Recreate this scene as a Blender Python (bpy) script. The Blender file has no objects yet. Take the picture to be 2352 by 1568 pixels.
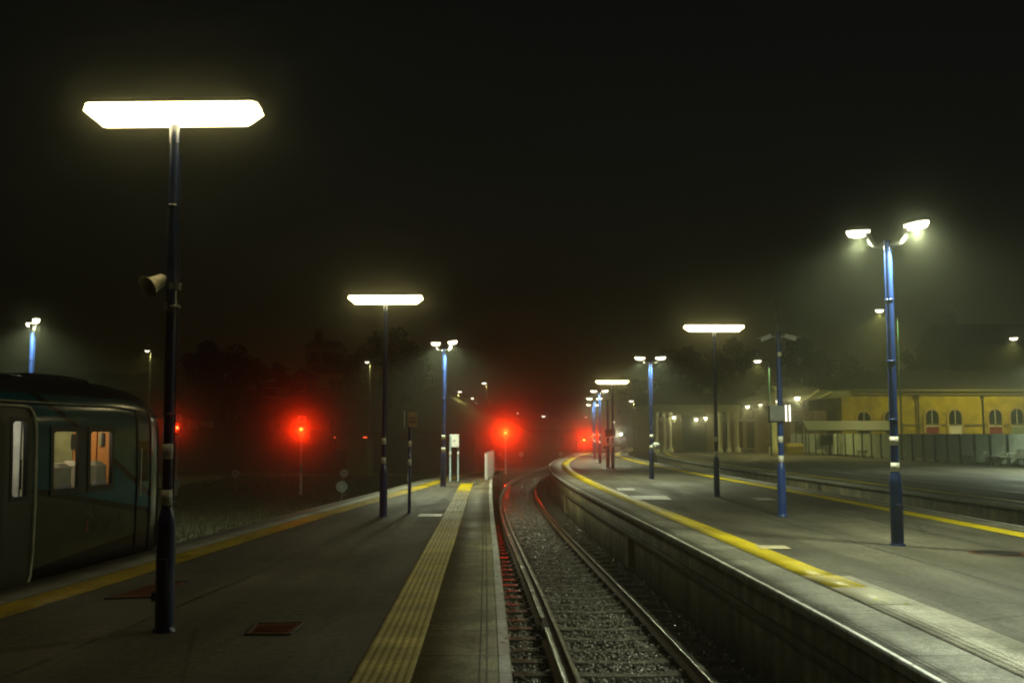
import bpy, math, random
import numpy as np
from mathutils import Vector, Matrix
R = math.radians
random.seed(7); rng = np.random.default_rng(7)
C = bpy.context.scene.collection
SC = bpy.context.scene

# ------------------------------------------------------------------ camera, sky, exposure
F, HOR, EYE = 2287.0, 995.0, 1.6            # focal length and horizon row of a 2352 x 1568 frame
PITCH = math.atan((HOR - 784) / F)
cam = bpy.data.cameras.new('camera'); camo = bpy.data.objects.new('camera', cam); C.objects.link(camo)
cam.sensor_width = 36; cam.lens = 36 * F / 2352; cam.clip_start = .05; cam.clip_end = 1500
camo.location = (0, 0, EYE); camo.rotation_euler = (math.pi/2 + PITCH, 0, 0)
SC.camera = camo

W = bpy.data.worlds.new('World'); SC.world = W; W.use_nodes = True
wn, wl = W.node_tree.nodes, W.node_tree.links
sky = wn.new('ShaderNodeTexSky'); sky.sky_type = 'NISHITA'; sky.sun_disc = False
sky.sun_elevation = R(-4.5); sky.sun_rotation = R(20); sky.air_density = 1.0; sky.dust_density = 2.0
tint = wn.new('ShaderNodeMix'); tint.data_type = 'RGBA'; tint.blend_type = 'MULTIPLY'; tint.inputs[0].default_value = 1
tint.inputs[7].default_value = (1.15, 1.0, .62, 1)                    # town light under the cloud
wl.new(sky.outputs[0], tint.inputs[6]); wl.new(tint.outputs[2], wn['Background'].inputs[0]); wn['Background'].inputs[1].default_value = 0.14

SC.view_settings.view_transform = 'Standard'; SC.view_settings.look = 'None'
SC.view_settings.exposure = .2; SC.view_settings.gamma = 1; SC.view_settings.use_curve_mapping = False
SC.cycles.filter_width = 2.0
SC.cycles.max_bounces = 6; SC.cycles.volume_bounces = 0
SC.cycles.sample_clamp_indirect = 3.0

HAZE_TIGHT, HAZE_WIDE = (.0034, .98), (.0025, .58)     # droplets: forward peak and broad scatter

def ray(px, py):
    dx, dy = (px - 1176) / F, (784 - py) / F
    return Vector((dx, math.cos(PITCH) - dy*math.sin(PITCH), math.sin(PITCH) + dy*math.cos(PITCH)))
def g(px, py, z=0.0):
    d = ray(px, py); t = (z - EYE) / d.z
    return Vector((d.x*t, d.y*t, z))
def at(px, py, Y):
    d = ray(px, py); t = Y / d.y
    return Vector((d.x*t, Y, EYE + d.z*t))

# ------------------------------------------------------------------ materials
MATS = {}
def newmat(name):
    m = bpy.data.materials.new(name); m.use_nodes = True
    nt = m.node_tree; return m, nt.nodes, nt.links, nt.nodes['Principled BSDF']
def mat(name, col, rough=.6, metal=0.0, var=.25, scale=6, bump=0.0, bscale=60, rvar=0.0, coat=0.0, aniso=None):
    if name in MATS: return MATS[name]
    m, N, L, B = newmat(name)
    tc = N.new('ShaderNodeTexCoord')
    no = N.new('ShaderNodeTexNoise'); no.inputs['Scale'].default_value = scale; no.inputs['Detail'].default_value = 6
    no.inputs['Roughness'].default_value = .65
    L.new(tc.outputs['Object'], no.inputs['Vector'])
    mr = N.new('ShaderNodeMapRange'); mr.inputs[1].default_value = .3; mr.inputs[2].default_value = .7
    L.new(no.outputs['Fac'], mr.inputs[0])
    mx = N.new('ShaderNodeMix'); mx.data_type = 'RGBA'
    mx.inputs[6].default_value = (*[c*(1-var) for c in col], 1)
    mx.inputs[7].default_value = (*[min(1, c*(1+var)) for c in col], 1)
    L.new(mr.outputs[0], mx.inputs[0]); L.new(mx.outputs[2], B.inputs['Base Color'])
    B.inputs['Metallic'].default_value = metal
    if rvar:
        r2 = N.new('ShaderNodeMapRange'); r2.inputs[1].default_value = .3; r2.inputs[2].default_value = .7
        r2.inputs[3].default_value = max(.03, rough - rvar); r2.inputs[4].default_value = min(1, rough + rvar)
        n2 = N.new('ShaderNodeTexNoise'); n2.inputs['Scale'].default_value = scale*.6; n2.inputs['Detail'].default_value = 4
        L.new(tc.outputs['Object'], n2.inputs['Vector']); L.new(n2.outputs['Fac'], r2.inputs[0]); L.new(r2.outputs[0], B.inputs['Roughness'])
    else: B.inputs['Roughness'].default_value = rough
    B.inputs['Coat Weight'].default_value = coat; B.inputs['Coat Roughness'].default_value = .12
    if bump:
        n3 = N.new('ShaderNodeTexNoise'); n3.inputs['Scale'].default_value = bscale; n3.inputs['Detail'].default_value = 4
        L.new(tc.outputs['Object'], n3.inputs['Vector'])
        b = N.new('ShaderNodeBump'); b.inputs['Strength'].default_value = bump; b.inputs['Distance'].default_value = .02
        L.new(n3.outputs['Fac'], b.inputs['Height']); L.new(b.outputs[0], B.inputs['Normal'])
    MATS[name] = m; return m
def emit(name, col, strength, sampled=False):
    if name in MATS: return MATS[name]
    m, N, L, B = newmat(name)
    B.inputs['Base Color'].default_value = (.8, .8, .8, 1)
    m.cycles.emission_sampling = 'AUTO' if sampled else 'NONE'
    B.inputs['Emission Color'].default_value = (*col, 1); B.inputs['Emission Strength'].default_value = strength
    MATS[name] = m; return m
def glass(name, col=(.05, .06, .06), rough=.08, alpha=None):
    if name in MATS: return MATS[name]
    m, N, L, B = newmat(name)
    B.inputs['Base Color'].default_value = (*col, 1); B.inputs['Roughness'].default_value = rough
    if alpha is not None: B.inputs['Alpha'].default_value = alpha
    MATS[name] = m; return m

def math_node(N, L, op, a, b=None, c=None):
    n = N.new('ShaderNodeMath'); n.operation = op
    for i, s in enumerate((a, b, c)):
        if s is None: continue
        if isinstance(s, (int, float)): n.inputs[i].default_value = s
        else: L.new(s, n.inputs[i])
    return n.outputs[0]

def paving(name, col, rough, slab_v=0.9, joint=.012, lines=(), speck=.3, rvar=.12, dirt=.45, blister=False, wear=None, spec=.5, rib=0):
    """Slab paving laid on UV metres: u across, v along."""
    if name in MATS: return MATS[name]
    m, N, L, B = newmat(name)
    uv = N.new('ShaderNodeUVMap'); sp = N.new('ShaderNodeSeparateXYZ'); L.new(uv.outputs[0], sp.inputs[0])
    u, v = sp.outputs[0], sp.outputs[1]
    tc = N.new('ShaderNodeTexCoord')
    def noise(s, d=5):
        n = N.new('ShaderNodeTexNoise'); n.inputs['Scale'].default_value = s; n.inputs['Detail'].default_value = d
        n.inputs['Roughness'].default_value = .65
        L.new(tc.outputs['Object'], n.inputs['Vector']); return n.outputs['Fac']
    def rmp(x, a, b, c=0., d=1.):
        r = N.new('ShaderNodeMapRange'); r.inputs[1].default_value = a; r.inputs[2].default_value = b
        r.inputs[3].default_value = c; r.inputs[4].default_value = d; L.new(x, r.inputs[0]); return r.outputs[0]
    f = rmp(noise(2.2), .35, .7, 1 - dirt, 1.05)
    f = math_node(N, L, 'MULTIPLY', f, rmp(noise(70, 3), .34, .66, 1 - speck, 1 + speck))
    f = math_node(N, L, 'MULTIPLY', f, rmp(noise(.45, 3), .35, .65, .72, 1.1))
    f = math_node(N, L, 'MULTIPLY', f, rmp(noise(15, 7), .34, .66, 1 - dirt*.6, 1 + dirt*.4))
    J = None
    if slab_v:
        fr = math_node(N, L, 'FRACT', math_node(N, L, 'DIVIDE', v, slab_v))
        J = math_node(N, L, 'LESS_THAN', fr, joint / slab_v)
        wn_ = N.new('ShaderNodeTexWhiteNoise'); wn_.noise_dimensions = '1D'
        L.new(math_node(N, L, 'FLOOR', math_node(N, L, 'DIVIDE', v, slab_v)), wn_.inputs['W'])
        f = math_node(N, L, 'MULTIPLY', f, rmp(wn_.outputs[0], 0, 1, .82, 1.08))
    for c_ in lines:
        dd = math_node(N, L, 'LESS_THAN', math_node(N, L, 'ABSOLUTE', math_node(N, L, 'SUBTRACT', u, c_)), .007)
        J = dd if J is None else math_node(N, L, 'MAXIMUM', J, dd)
    if J is not None: f = math_node(N, L, 'MULTIPLY', f, rmp(J, 0, 1, 1, .3))
    mul = N.new('ShaderNodeMix'); mul.data_type = 'RGBA'; mul.blend_type = 'MULTIPLY'; mul.inputs[0].default_value = 1
    mul.inputs[6].default_value = (*col, 1)
    cmb = N.new('ShaderNodeCombineColor'); [L.new(f, cmb.inputs[i]) for i in range(3)]
    L.new(cmb.outputs[0], mul.inputs[7]); out = mul.outputs[2]
    if wear:                                             # paint worn through to what lies under it
        wcol, amt = wear
        mask = rmp(noise(9, 8), .5 + (.5-amt)*.3, .56 + (.5-amt)*.3)
        mw = N.new('ShaderNodeMix'); mw.data_type = 'RGBA'; L.new(mask, mw.inputs[0]); L.new(out, mw.inputs[6]); mw.inputs[7].default_value = (*wcol, 1)
        out = mw.outputs[2]
    L.new(out, B.inputs['Base Color'])
    L.new(rmp(noise(1.1, 5), .35, .65, max(.05, rough - rvar), min(1, rough + rvar)), B.inputs['Roughness'])
    B.inputs['Specular IOR Level'].default_value = spec
    h = noise(80, 4)
    if blister:
        su = math_node(N, L, 'ABSOLUTE', math_node(N, L, 'SINE', math_node(N, L, 'MULTIPLY', u, math.pi/.067)))
        sv = math_node(N, L, 'ABSOLUTE', math_node(N, L, 'SINE', math_node(N, L, 'MULTIPLY', v, math.pi/.067)))
        dome = math_node(N, L, 'SMOOTH_MIN', math_node(N, L, 'MULTIPLY', math_node(N, L, 'MULTIPLY', su, sv), 2.2), 1.2, .3)
        h = math_node(N, L, 'ADD', math_node(N, L, 'MULTIPLY', h, .15), dome)
    b = N.new('ShaderNodeBump'); b.inputs['Strength'].default_value = .55 if blister else .3; b.inputs['Distance'].default_value = .008 if blister else .01
    L.new(h, b.inputs['Height']); L.new(b.outputs[0], B.inputs['Normal'])
    MATS[name] = m; return m

def brick(name, c1, c2, mortar, scale=1.0, rough=.8, w=.225, h=.075, axis='XZ'):
    if name in MATS: return MATS[name]
    m, N, L, B = newmat(name)
    tc = N.new('ShaderNodeTexCoord'); sp = N.new('ShaderNodeSeparateXYZ'); L.new(tc.outputs['Object'], sp.inputs[0])
    cb = N.new('ShaderNodeCombineXYZ'); L.new(sp.outputs['X' if axis[0] == 'X' else 'Y'], cb.inputs[0]); L.new(sp.outputs['Z'], cb.inputs[1])
    bt = N.new('ShaderNodeTexBrick'); L.new(cb.outputs[0], bt.inputs['Vector'])
    bt.inputs['Color1'].default_value = (*c1, 1); bt.inputs['Color2'].default_value = (*c2, 1); bt.inputs['Mortar'].default_value = (*mortar, 1)
    bt.inputs['Scale'].default_value = scale; bt.inputs['Brick Width'].default_value = w; bt.inputs['Row Height'].default_value = h
    bt.inputs['Mortar Size'].default_value = .006
    no = N.new('ShaderNodeTexNoise'); no.inputs['Scale'].default_value = .8; no.inputs['Detail'].default_value = 9; no.inputs['Roughness'].default_value = .7; L.new(tc.outputs['Object'], no.inputs['Vector'])
    mr = N.new('ShaderNodeMapRange'); mr.inputs[1].default_value = .3; mr.inputs[2].default_value = .7; mr.inputs[3].default_value = .35; mr.inputs[4].default_value = 1.25
    L.new(no.outputs['Fac'], mr.inputs[0])
    mul = N.new('ShaderNodeMix'); mul.data_type = 'RGBA'; mul.blend_type = 'MULTIPLY'; mul.inputs[0].default_value = 1
    cmb = N.new('ShaderNodeCombineColor'); [L.new(mr.outputs[0], cmb.inputs[i]) for i in range(3)]
    L.new(bt.outputs['Color'], mul.inputs[6]); L.new(cmb.outputs[0], mul.inputs[7]); L.new(mul.outputs[2], B.inputs['Base Color'])
    B.inputs['Roughness'].default_value = rough
    b = N.new('ShaderNodeBump'); b.inputs['Strength'].default_value = .4; b.inputs['Distance'].default_value = .01
    L.new(bt.outputs['Fac'], b.inputs['Height']); b.invert = True; L.new(b.outputs[0], B.inputs['Normal'])
    MATS[name] = m; return m

# ------------------------------------------------------------------ mesh helpers
class MB:
    def __init__(s): s.v, s.f, s.sm, s.mi, s.uv = [], [], [], [], {}
    def add(s, vs, fs, smooth=False, mi=0):
        o = len(s.v); s.v += [tuple(p) for p in vs]
        for f in fs: s.f.append(tuple(i + o for i in f)); s.sm.append(smooth); s.mi.append(mi)
        return s
    def box(s, cx, cy, cz, sx, sy, sz, rz=0, mi=0, bev=0):
        c, n = math.cos(rz), math.sin(rz); x, y, z = sx/2, sy/2, sz/2
        if bev:
            b = min(bev, x*.49, y*.49, z*.49); P = []
            for (zz, k) in ((-z, b), (-z+b, 0), (z-b, 0), (z, b)):
                X, Y = x - k, y - k
                P.append([(X, Y-b, zz), (X-b, Y, zz), (-X+b, Y, zz), (-X, Y-b, zz), (-X, -Y+b, zz), (-X+b, -Y, zz), (X-b, -Y, zz), (X, -Y+b, zz)])
            rings = [[(cx + a*c - q*n, cy + a*n + q*c, cz + w) for a, q, w in r] for r in P]
            return s.loft(rings, smooth=False, mi=mi)
        vs = [(cx + a*c - b*n, cy + a*n + b*c, cz + w) for w in (-z, z) for a, b in ((-x, -y), (x, -y), (x, y), (-x, y))]
        return s.add(vs, [(3, 2, 1, 0), (4, 5, 6, 7), (0, 1, 5, 4), (1, 2, 6, 5), (2, 3, 7, 6), (3, 0, 4, 7)], mi=mi)
    def loft(s, rings, cap=True, smooth=True, closed=True, mi=0):
        n = len(rings[0]); vs = [p for r in rings for p in r]; fs = []
        for k in range(len(rings) - 1):
            for i in range(n if closed else n - 1):
                j = (i + 1) % n; fs.append((k*n + i, k*n + j, (k+1)*n + j, (k+1)*n + i))
        s.add(vs, fs, smooth, mi)
        if cap:
            s.add(rings[0], [tuple(range(n - 1, -1, -1))], False, mi); s.add(rings[-1], [tuple(range(n))], False, mi)
        return s
    def tube(s, p, q, r0, r1=None, n=14, cap=True, mi=0, smooth=True):
        p, q = Vector(p), Vector(q); r1 = r0 if r1 is None else r1
        d = (q - p).normalized(); a = d.orthogonal().normalized(); b = d.cross(a)
        return s.loft([[p + (a*math.cos(t) + b*math.sin(t))*r0 for t in [2*math.pi*i/n for i in range(n)]],
                       [q + (a*math.cos(t) + b*math.sin(t))*r1 for t in [2*math.pi*i/n for i in range(n)]]], cap, smooth, mi=mi)
    def path(s, pts, r, n=8, mi=0):
        pts = [Vector(p) for p in pts]; rr = r if isinstance(r, (list, tuple)) else [r]*len(pts); rings = []
        up = Vector((0, 0, 1))
        for k, p in enumerate(pts):
            d = (pts[min(k+1, len(pts)-1)] - pts[max(k-1, 0)]).normalized()
            a = d.cross(up); a = a.normalized() if a.length > .05 else d.orthogonal().normalized(); b = d.cross(a)
            rings.append([p + (a*math.cos(t) + b*math.sin(t))*rr[k] for t in [2*math.pi*i/n for i in range(n)]])
        return s.loft(rings, True, True, mi=mi)
    def lathe(s, prof, n=16, c=(0, 0, 0), mi=0, smooth=True):
        return s.loft([[(c[0] + r*math.cos(2*math.pi*i/n), c[1] + r*math.sin(2*math.pi*i/n), c[2] + z) for i in range(n)] for r, z in prof], True, smooth, mi=mi)
    def quad(s, a, b, c, d, mi=0): return s.add([a, b, c, d], [(0, 1, 2, 3)], mi=mi)
    def build(s, name, m, parent=None, **kw):
        me = bpy.data.meshes.new(name); me.from_pydata(s.v, [], s.f)
        me.polygons.foreach_set('use_smooth', s.sm)
        for mm in (m if isinstance(m, (list, tuple)) else [m]): me.materials.append(mm)
        me.polygons.foreach_set('material_index', s.mi)
        me.update()
        o = bpy.data.objects.new(name, me); C.objects.link(o)
        if parent is not None: o.parent = parent
        return o
def tag(o, label=None, cat=None, group=None, kind=None):
    if label: o['label'] = label
    if cat: o['category'] = cat
    if group: o['group'] = group
    if kind: o['kind'] = kind
    return o
def thing(name, label, cat, loc=(0, 0, 0), rz=0, group=None):
    o = bpy.data.objects.new(name, None); C.objects.link(o); o.empty_display_size = .2
    o.location = loc; o.rotation_euler = (0, 0, rz); return tag(o, label, cat, group)
def kids(o): return [c for c in C.objects if c.parent == o]
def copy_tree(o, parent=None):
    c = o.copy(); C.objects.link(c); c.parent = parent
    for k in kids(o):
        if k is not c: copy_tree(k, c)
    return c
def npmesh(name, V, Fq, m, parent=None, smooth=False, mi=None):
    me = bpy.data.meshes.new(name); k = Fq.shape[1]
    me.vertices.add(len(V)); me.vertices.foreach_set('co', V.astype(np.float32).ravel())
    me.loops.add(Fq.size); me.loops.foreach_set('vertex_index', Fq.astype(np.int32).ravel())
    me.polygons.add(len(Fq)); me.polygons.foreach_set('loop_start', np.arange(0, Fq.size, k, dtype=np.int32))
    me.polygons.foreach_set('loop_total', np.full(len(Fq), k, dtype=np.int32))
    if smooth: me.polygons.foreach_set('use_smooth', np.ones(len(Fq), dtype=bool))
    for mm in (m if isinstance(m, (list, tuple)) else [m]): me.materials.append(mm)
    if mi is not None: me.polygons.foreach_set('material_index', mi.astype(np.int32))
    me.update(calc_edges=True); me.validate()
    o = bpy.data.objects.new(name, me); C.objects.link(o)
    if parent is not None: o.parent = parent
    return o
def light(kind, parent, loc, energy, col, size=.08, spot=None, blend=.3, aim=None, name='lamp_light'):
    l = bpy.data.lights.new(name, kind); l.energy = energy; l.color = col
    if kind in ('POINT', 'SPOT'): l.shadow_soft_size = size
    if spot: l.spot_size = R(spot); l.spot_blend = blend
    o = bpy.data.objects.new(name, l); C.objects.link(o); o.location = loc
    if parent is not None: o.parent = parent
    if aim is not None: o.rotation_euler = Vector(aim).to_track_quat('-Z', 'Y').to_euler()
    return o
def text(name, s, size, m, parent, loc, rot, depth=.004):
    cu = bpy.data.curves.new(name, 'FONT'); cu.body = s; cu.size = size; cu.extrude = depth; cu.align_x = 'CENTER'; cu.align_y = 'CENTER'
    t = bpy.data.objects.new(name + '_curve', cu); C.objects.link(t)
    me = bpy.data.meshes.new_from_object(t.evaluated_get(bpy.context.evaluated_depsgraph_get()))
    bpy.data.objects.remove(t); me.materials.clear(); me.materials.append(m)
    o = bpy.data.objects.new(name, me); C.objects.link(o); o.parent = parent; o.location = loc; o.rotation_euler = rot
    return o

# ------------------------------------------------------------------ lines of the station (x as a function of y, metres)
class Line:
    def __init__(s, pts):
        pts = sorted(pts); s.y = np.array([p[0] for p in pts], float); s.x = np.array([p[1] for p in pts], float)
        d = np.diff(s.x) / np.diff(s.y); t = np.empty_like(s.x)
        t[0], t[-1] = d[0], d[-1]; t[1:-1] = (d[:-1]*np.diff(s.y)[1:] + d[1:]*np.diff(s.y)[:-1]) / (s.y[2:] - s.y[:-2]); s.t = t
    def __call__(s, Y, off=0.0):
        Y = np.asarray(Y, float); k = np.clip(np.searchsorted(s.y, Y) - 1, 0, len(s.y) - 2)
        h = s.y[k+1] - s.y[k]; u = (Y - s.y[k]) / h
        u2, u3 = u*u, u*u*u
        x = (2*u3-3*u2+1)*s.x[k] + (u3-2*u2+u)*h*s.t[k] + (-2*u3+3*u2)*s.x[k+1] + (u3-u2)*h*s.t[k+1]
        dx = ((6*u2-6*u)*s.x[k] + (-6*u2+6*u)*s.x[k+1])/h + (3*u2-4*u+1)*s.t[k] + (3*u2-2*u)*s.t[k+1]
        return x + off*np.sqrt(1 + dx*dx)
    def slope(s, Y): return (s(Y + .05) - s(Y - .05)) / .1

ISL = Line([(-8, 2.80), (0, 2.78), (6.5, 2.75), (8.3, 2.73), (11.75, 2.62), (15.8, 2.46), (20.6, 2.24), (27.5, 1.93), (35, 1.70), (42.5, 1.63), (48, 1.76), (55, 2.13), (63, 2.9), (73, 4.1), (85, 6.0), (100, 9.0), (130, 16.5)])
ISR = Line([(-8, 9.2), (10, 9.0), (17, 8.86), (27, 8.62), (32, 8.45), (39, 8.2), (53, 7.95), (63, 8.05), (76, 8.8), (90, 10.8), (105, 14.0), (130, 20.5)])
NPR = Line([(-8, .18), (0, .12), (6.4, .01), (12, -.13), (19.8, -.35), (28, -.55), (38.5, -.72), (43, -.72), (46.5, -.66)])
NPL = Line([(-8, -6.85), (0, -6.15), (10.25, -5.27), (20.8, -4.4), (27.7, -3.70), (38.1, -2.70), (43.3, -1.75), (46.5, -.80)])
FPL = Line([(-8, 12.0), (10, 11.75), (21.8, 11.15), (38, 10.45), (53, 10.1), (63, 10.2), (76, 11.0), (90, 13.2), (105, 16.6), (130, 23.5)])

def strip(name, A, B, y0, y1, z, m, parent=None, step=.5, thick=0, kind=None):
    """A sheet (or slab) between two lines; UVs in metres."""
    Y = np.linspace(y0, y1, max(2, int((y1 - y0)/step) + 1)); a = A(Y); b = B(Y); n = len(Y)
    V = [np.stack([a, Y, np.full(n, z)], 1), np.stack([b, Y, np.full(n, z)], 1)]
    k = np.arange(n - 1); Fq = [np.stack([k, k+n, k+n+1, k+1], 1)]
    if thick:
        V += [np.stack([a, Y, np.full(n, z-thick)], 1), np.stack([b, Y, np.full(n, z-thick)], 1)]
        Fq += [np.stack([k+2*n, k, k+1, k+2*n+1], 1), np.stack([k+n, k+3*n, k+3*n+1, k+n+1], 1),
               np.stack([k+3*n, k+2*n, k+2*n+1, k+3*n+1], 1), np.array([[0, 2*n, 3*n, n], [n-1, 2*n-1, 4*n-1, 3*n-1]])]
    V = np.concatenate(V); Fq = np.concatenate(Fq)
    o = npmesh(name, V, Fq, m, parent)
    uv = o.data.uv_layers.new(name='UVMap')
    w = b - a
    U = np.concatenate([np.zeros(n), w] * (2 if thick else 1)); Vv = np.tile(Y, 4 if thick else 2)
    li = np.empty(len(o.data.loops), np.int32); o.data.loops.foreach_get('vertex_index', li)
    uv.data.foreach_set('uv', np.stack([U[li], Vv[li]], 1).astype(np.float32).ravel())
    if kind: o['kind'] = kind
    return o
def off(Ln, d): return lambda Y: Ln(Y, d)

GROUND_Z, RAIL_Z = -1.22, -.915
asphalt = None
def asphalt_mat():
    m, N, L, B = newmat('wet_asphalt')
    tc = N.new('ShaderNodeTexCoord')
    def noise(s, d=5, r=.6, vec=None):
        n = N.new('ShaderNodeTexNoise'); n.inputs['Scale'].default_value = s; n.inputs['Detail'].default_value = d; n.inputs['Roughness'].default_value = r
        L.new(vec or tc.outputs['Object'], n.inputs['Vector']); return n.outputs['Fac']
    def rmp(x, a, b, c=0., d=1.):
        r = N.new('ShaderNodeMapRange'); r.inputs[1].default_value = a; r.inputs[2].default_value = b; r.inputs[3].default_value = c; r.inputs[4].default_value = d
        L.new(x, r.inputs[0]); return r.outputs[0]
    mp = N.new('ShaderNodeMapping'); mp.inputs['Scale'].default_value = (1.6, .22, 1); L.new(tc.outputs['Object'], mp.inputs[0])
    f = rmp(noise(.9, 6, .6, mp.outputs[0]), .32, .68, .7, 1.25)
    f = math_node(N, L, 'MULTIPLY', f, rmp(noise(75, 3, .75), .34, .66, .30, 1.75))
    f = math_node(N, L, 'MULTIPLY', f, rmp(noise(13, 8, .75), .34, .66, .55, 1.45))
    f = math_node(N, L, 'MULTIPLY', f, rmp(noise(.35, 3), .35, .65, .75, 1.2))
    vp = N.new('ShaderNodeTexVoronoi'); vp.distance = 'CHEBYCHEV'; vp.inputs['Scale'].default_value = .8; L.new(mp.outputs[0], vp.inputs['Vector'])
    sc_ = N.new('ShaderNodeSeparateColor'); L.new(vp.outputs['Color'], sc_.inputs[0])
    f = math_node(N, L, 'MULTIPLY', f, rmp(sc_.outputs[0], 0, 1, .78, 1.15))
    vo = N.new('ShaderNodeTexVoronoi'); vo.feature = 'DISTANCE_TO_EDGE'; vo.inputs['Scale'].default_value = .33
    wv = N.new('ShaderNodeMix'); wv.data_type = 'VECTOR'; wv.inputs[0].default_value = .12
    nv = N.new('ShaderNodeTexNoise'); nv.inputs['Scale'].default_value = 1.4; nv.inputs['Detail'].default_value = 5
    L.new(tc.outputs['Object'], wv.inputs[4]); L.new(nv.outputs['Color'], wv.inputs[5]); L.new(wv.outputs[1], vo.inputs['Vector'])
    f = math_node(N, L, 'MULTIPLY', f, rmp(vo.outputs['Distance'], 0, .006, .55, 1))
    cmb = N.new('ShaderNodeCombineColor'); [L.new(f, cmb.inputs[i]) for i in range(3)]
    mul = N.new('ShaderNodeMix'); mul.data_type = 'RGBA'; mul.blend_type = 'MULTIPLY'; mul.inputs[0].default_value = 1
    mul.inputs[6].default_value = (.094, .088, .066, 1); L.new(cmb.outputs[0], mul.inputs[7]); L.new(mul.outputs[2], B.inputs['Base Color'])
    L.new(rmp(noise(.8, 6, .6, mp.outputs[0]), .35, .65, .55, .85), B.inputs['Roughness']); B.inputs['Specular IOR Level'].default_value = .32
    b = N.new('ShaderNodeBump'); b.inputs['Strength'].default_value = .8; b.inputs['Distance'].default_value = .008
    L.new(noise(90, 4, .7), b.inputs['Height']); L.new(b.outputs[0], B.inputs['Normal'])
    return m
asphalt = asphalt_mat()
M_coping = paving('coping_concrete', (.30, .29, .235), .66, .92, .022, lines=(.11, .16), speck=.45, dirt=.6, spec=.35)
M_coping_plain = paving('coping_slab', (.28, .27, .215), .66, .92, .022, speck=.45, spec=.35)
M_coping_near = paving('coping_concrete_near', (.32, .29, .18), .66, .92, .022, lines=(.44, .49), speck=.45, dirt=.6, spec=.35)
M_wall = None
def wall_mat():
    m, N, L, B = newmat('platform_wall_brick')
    uv = N.new('ShaderNodeTexCoord'); sp = N.new('ShaderNodeSeparateXYZ'); L.new(uv.outputs['Object'], sp.inputs[0])
    cb = N.new('ShaderNodeCombineXYZ'); L.new(sp.outputs['Y'], cb.inputs[0]); L.new(sp.outputs['Z'], cb.inputs[1])
    bt = N.new('ShaderNodeTexBrick'); L.new(cb.outputs[0], bt.inputs['Vector']); bt.inputs['Scale'].default_value = 1
    bt.inputs['Brick Width'].default_value = .225; bt.inputs['Row Height'].default_value = .075; bt.inputs['Mortar Size'].default_value = .006
    bt.inputs['Color1'].default_value = (.055, .045, .02, 1); bt.inputs['Color2'].default_value = (.12, .10, .045, 1); bt.inputs['Mortar'].default_value = (.07, .065, .05, 1)
    mp = N.new('ShaderNodeMapping'); mp.inputs['Scale'].default_value = (1, 3.0, .5); L.new(uv.outputs['Object'], mp.inputs[0])
    no = N.new('ShaderNodeTexNoise'); no.inputs['Scale'].default_value = 1.0; no.inputs['Detail'].default_value = 8; L.new(mp.outputs[0], no.inputs['Vector'])
    mr = N.new('ShaderNodeMapRange'); mr.inputs[1].default_value = .35; mr.inputs[2].default_value = .65; mr.inputs[3].default_value = .12; mr.inputs[4].default_value = 1.9
    L.new(no.outputs['Fac'], mr.inputs[0])
    cmb = N.new('ShaderNodeCombineColor'); [L.new(mr.outputs[0], cmb.inputs[i]) for i in range(3)]
    mul = N.new('ShaderNodeMix'); mul.data_type = 'RGBA'; mul.blend_type = 'MULTIPLY'; mul.inputs[0].default_value = 1
    L.new(bt.outputs['Color'], mul.inputs[6]); L.new(cmb.outputs[0], mul.inputs[7])
    n2 = N.new('ShaderNodeTexNoise'); n2.inputs['Scale'].default_value = 1.6; n2.inputs['Detail'].default_value = 7; L.new(mp.outputs[0], n2.inputs['Vector'])
    m2 = N.new('ShaderNodeMapRange'); m2.inputs[1].default_value = .55; m2.inputs[2].default_value = .7; L.new(n2.outputs['Fac'], m2.inputs[0])
    mg = N.new('ShaderNodeMix'); mg.data_type = 'RGBA'; L.new(m2.outputs[0], mg.inputs[0]); L.new(mul.outputs[2], mg.inputs[6]); mg.inputs[7].default_value = (.10, .095, .012, 1)
    L.new(mg.outputs[2], B.inputs['Base Color']); B.inputs['Roughness'].default_value = .75
    b = N.new('ShaderNodeBump'); b.invert = True; b.inputs['Strength'].default_value = .5; b.inputs['Distance'].default_value = .012
    L.new(bt.outputs['Fac'], b.inputs['Height']); L.new(b.outputs[0], B.inputs['Normal'])
    return m
M_wall = wall_mat()
M_ledge = paving('stained_ledge', (.13, .12, .06), .75, 1.4, .02, speck=.5, dirt=.75, spec=.3)
M_yellow = paving('yellow_platform_paint', (.80, .62, .003), .45, 0, speck=.18, dirt=.2, wear=((.22, .18, .05), .16), rvar=.1)
M_yellow_worn = paving('worn_yellow_paint', (.72, .55, .02), .5, 0, speck=.25, dirt=.3, wear=((.44, .41, .29), .35))
M_yellow_gone = paving('faded_yellow_paint', (.60, .50, .10), .5, .4, .01, speck=.35, dirt=.45, wear=((.44, .41, .30), .85))
M_yellow_blister = paving('yellow_tactile_paint', (.74, .56, .004), .45, .4, .006, speck=.15, dirt=.3, blister=True)
M_buff = paving('buff_tactile', (.46, .43, .32), .55, .4, .010, blister=True, dirt=.45, speck=.35)
M_rib = paving('ribbed_tactile', (.52, .42, .13), .55, .4, .008, speck=.35, dirt=.45, spec=.35)
M_white = paving('white_platform_paint', (.70, .69, .63), .5, 0, speck=.2, dirt=.35, wear=((.22, .21, .18), .3))
M_white_clean = paving('white_block_paint', (.78, .78, .74), .5, 0, speck=.12, dirt=.15)
M_cream = paving('cream_block_paint', (.62, .56, .36), .55, 0, speck=.2, dirt=.25)

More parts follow.
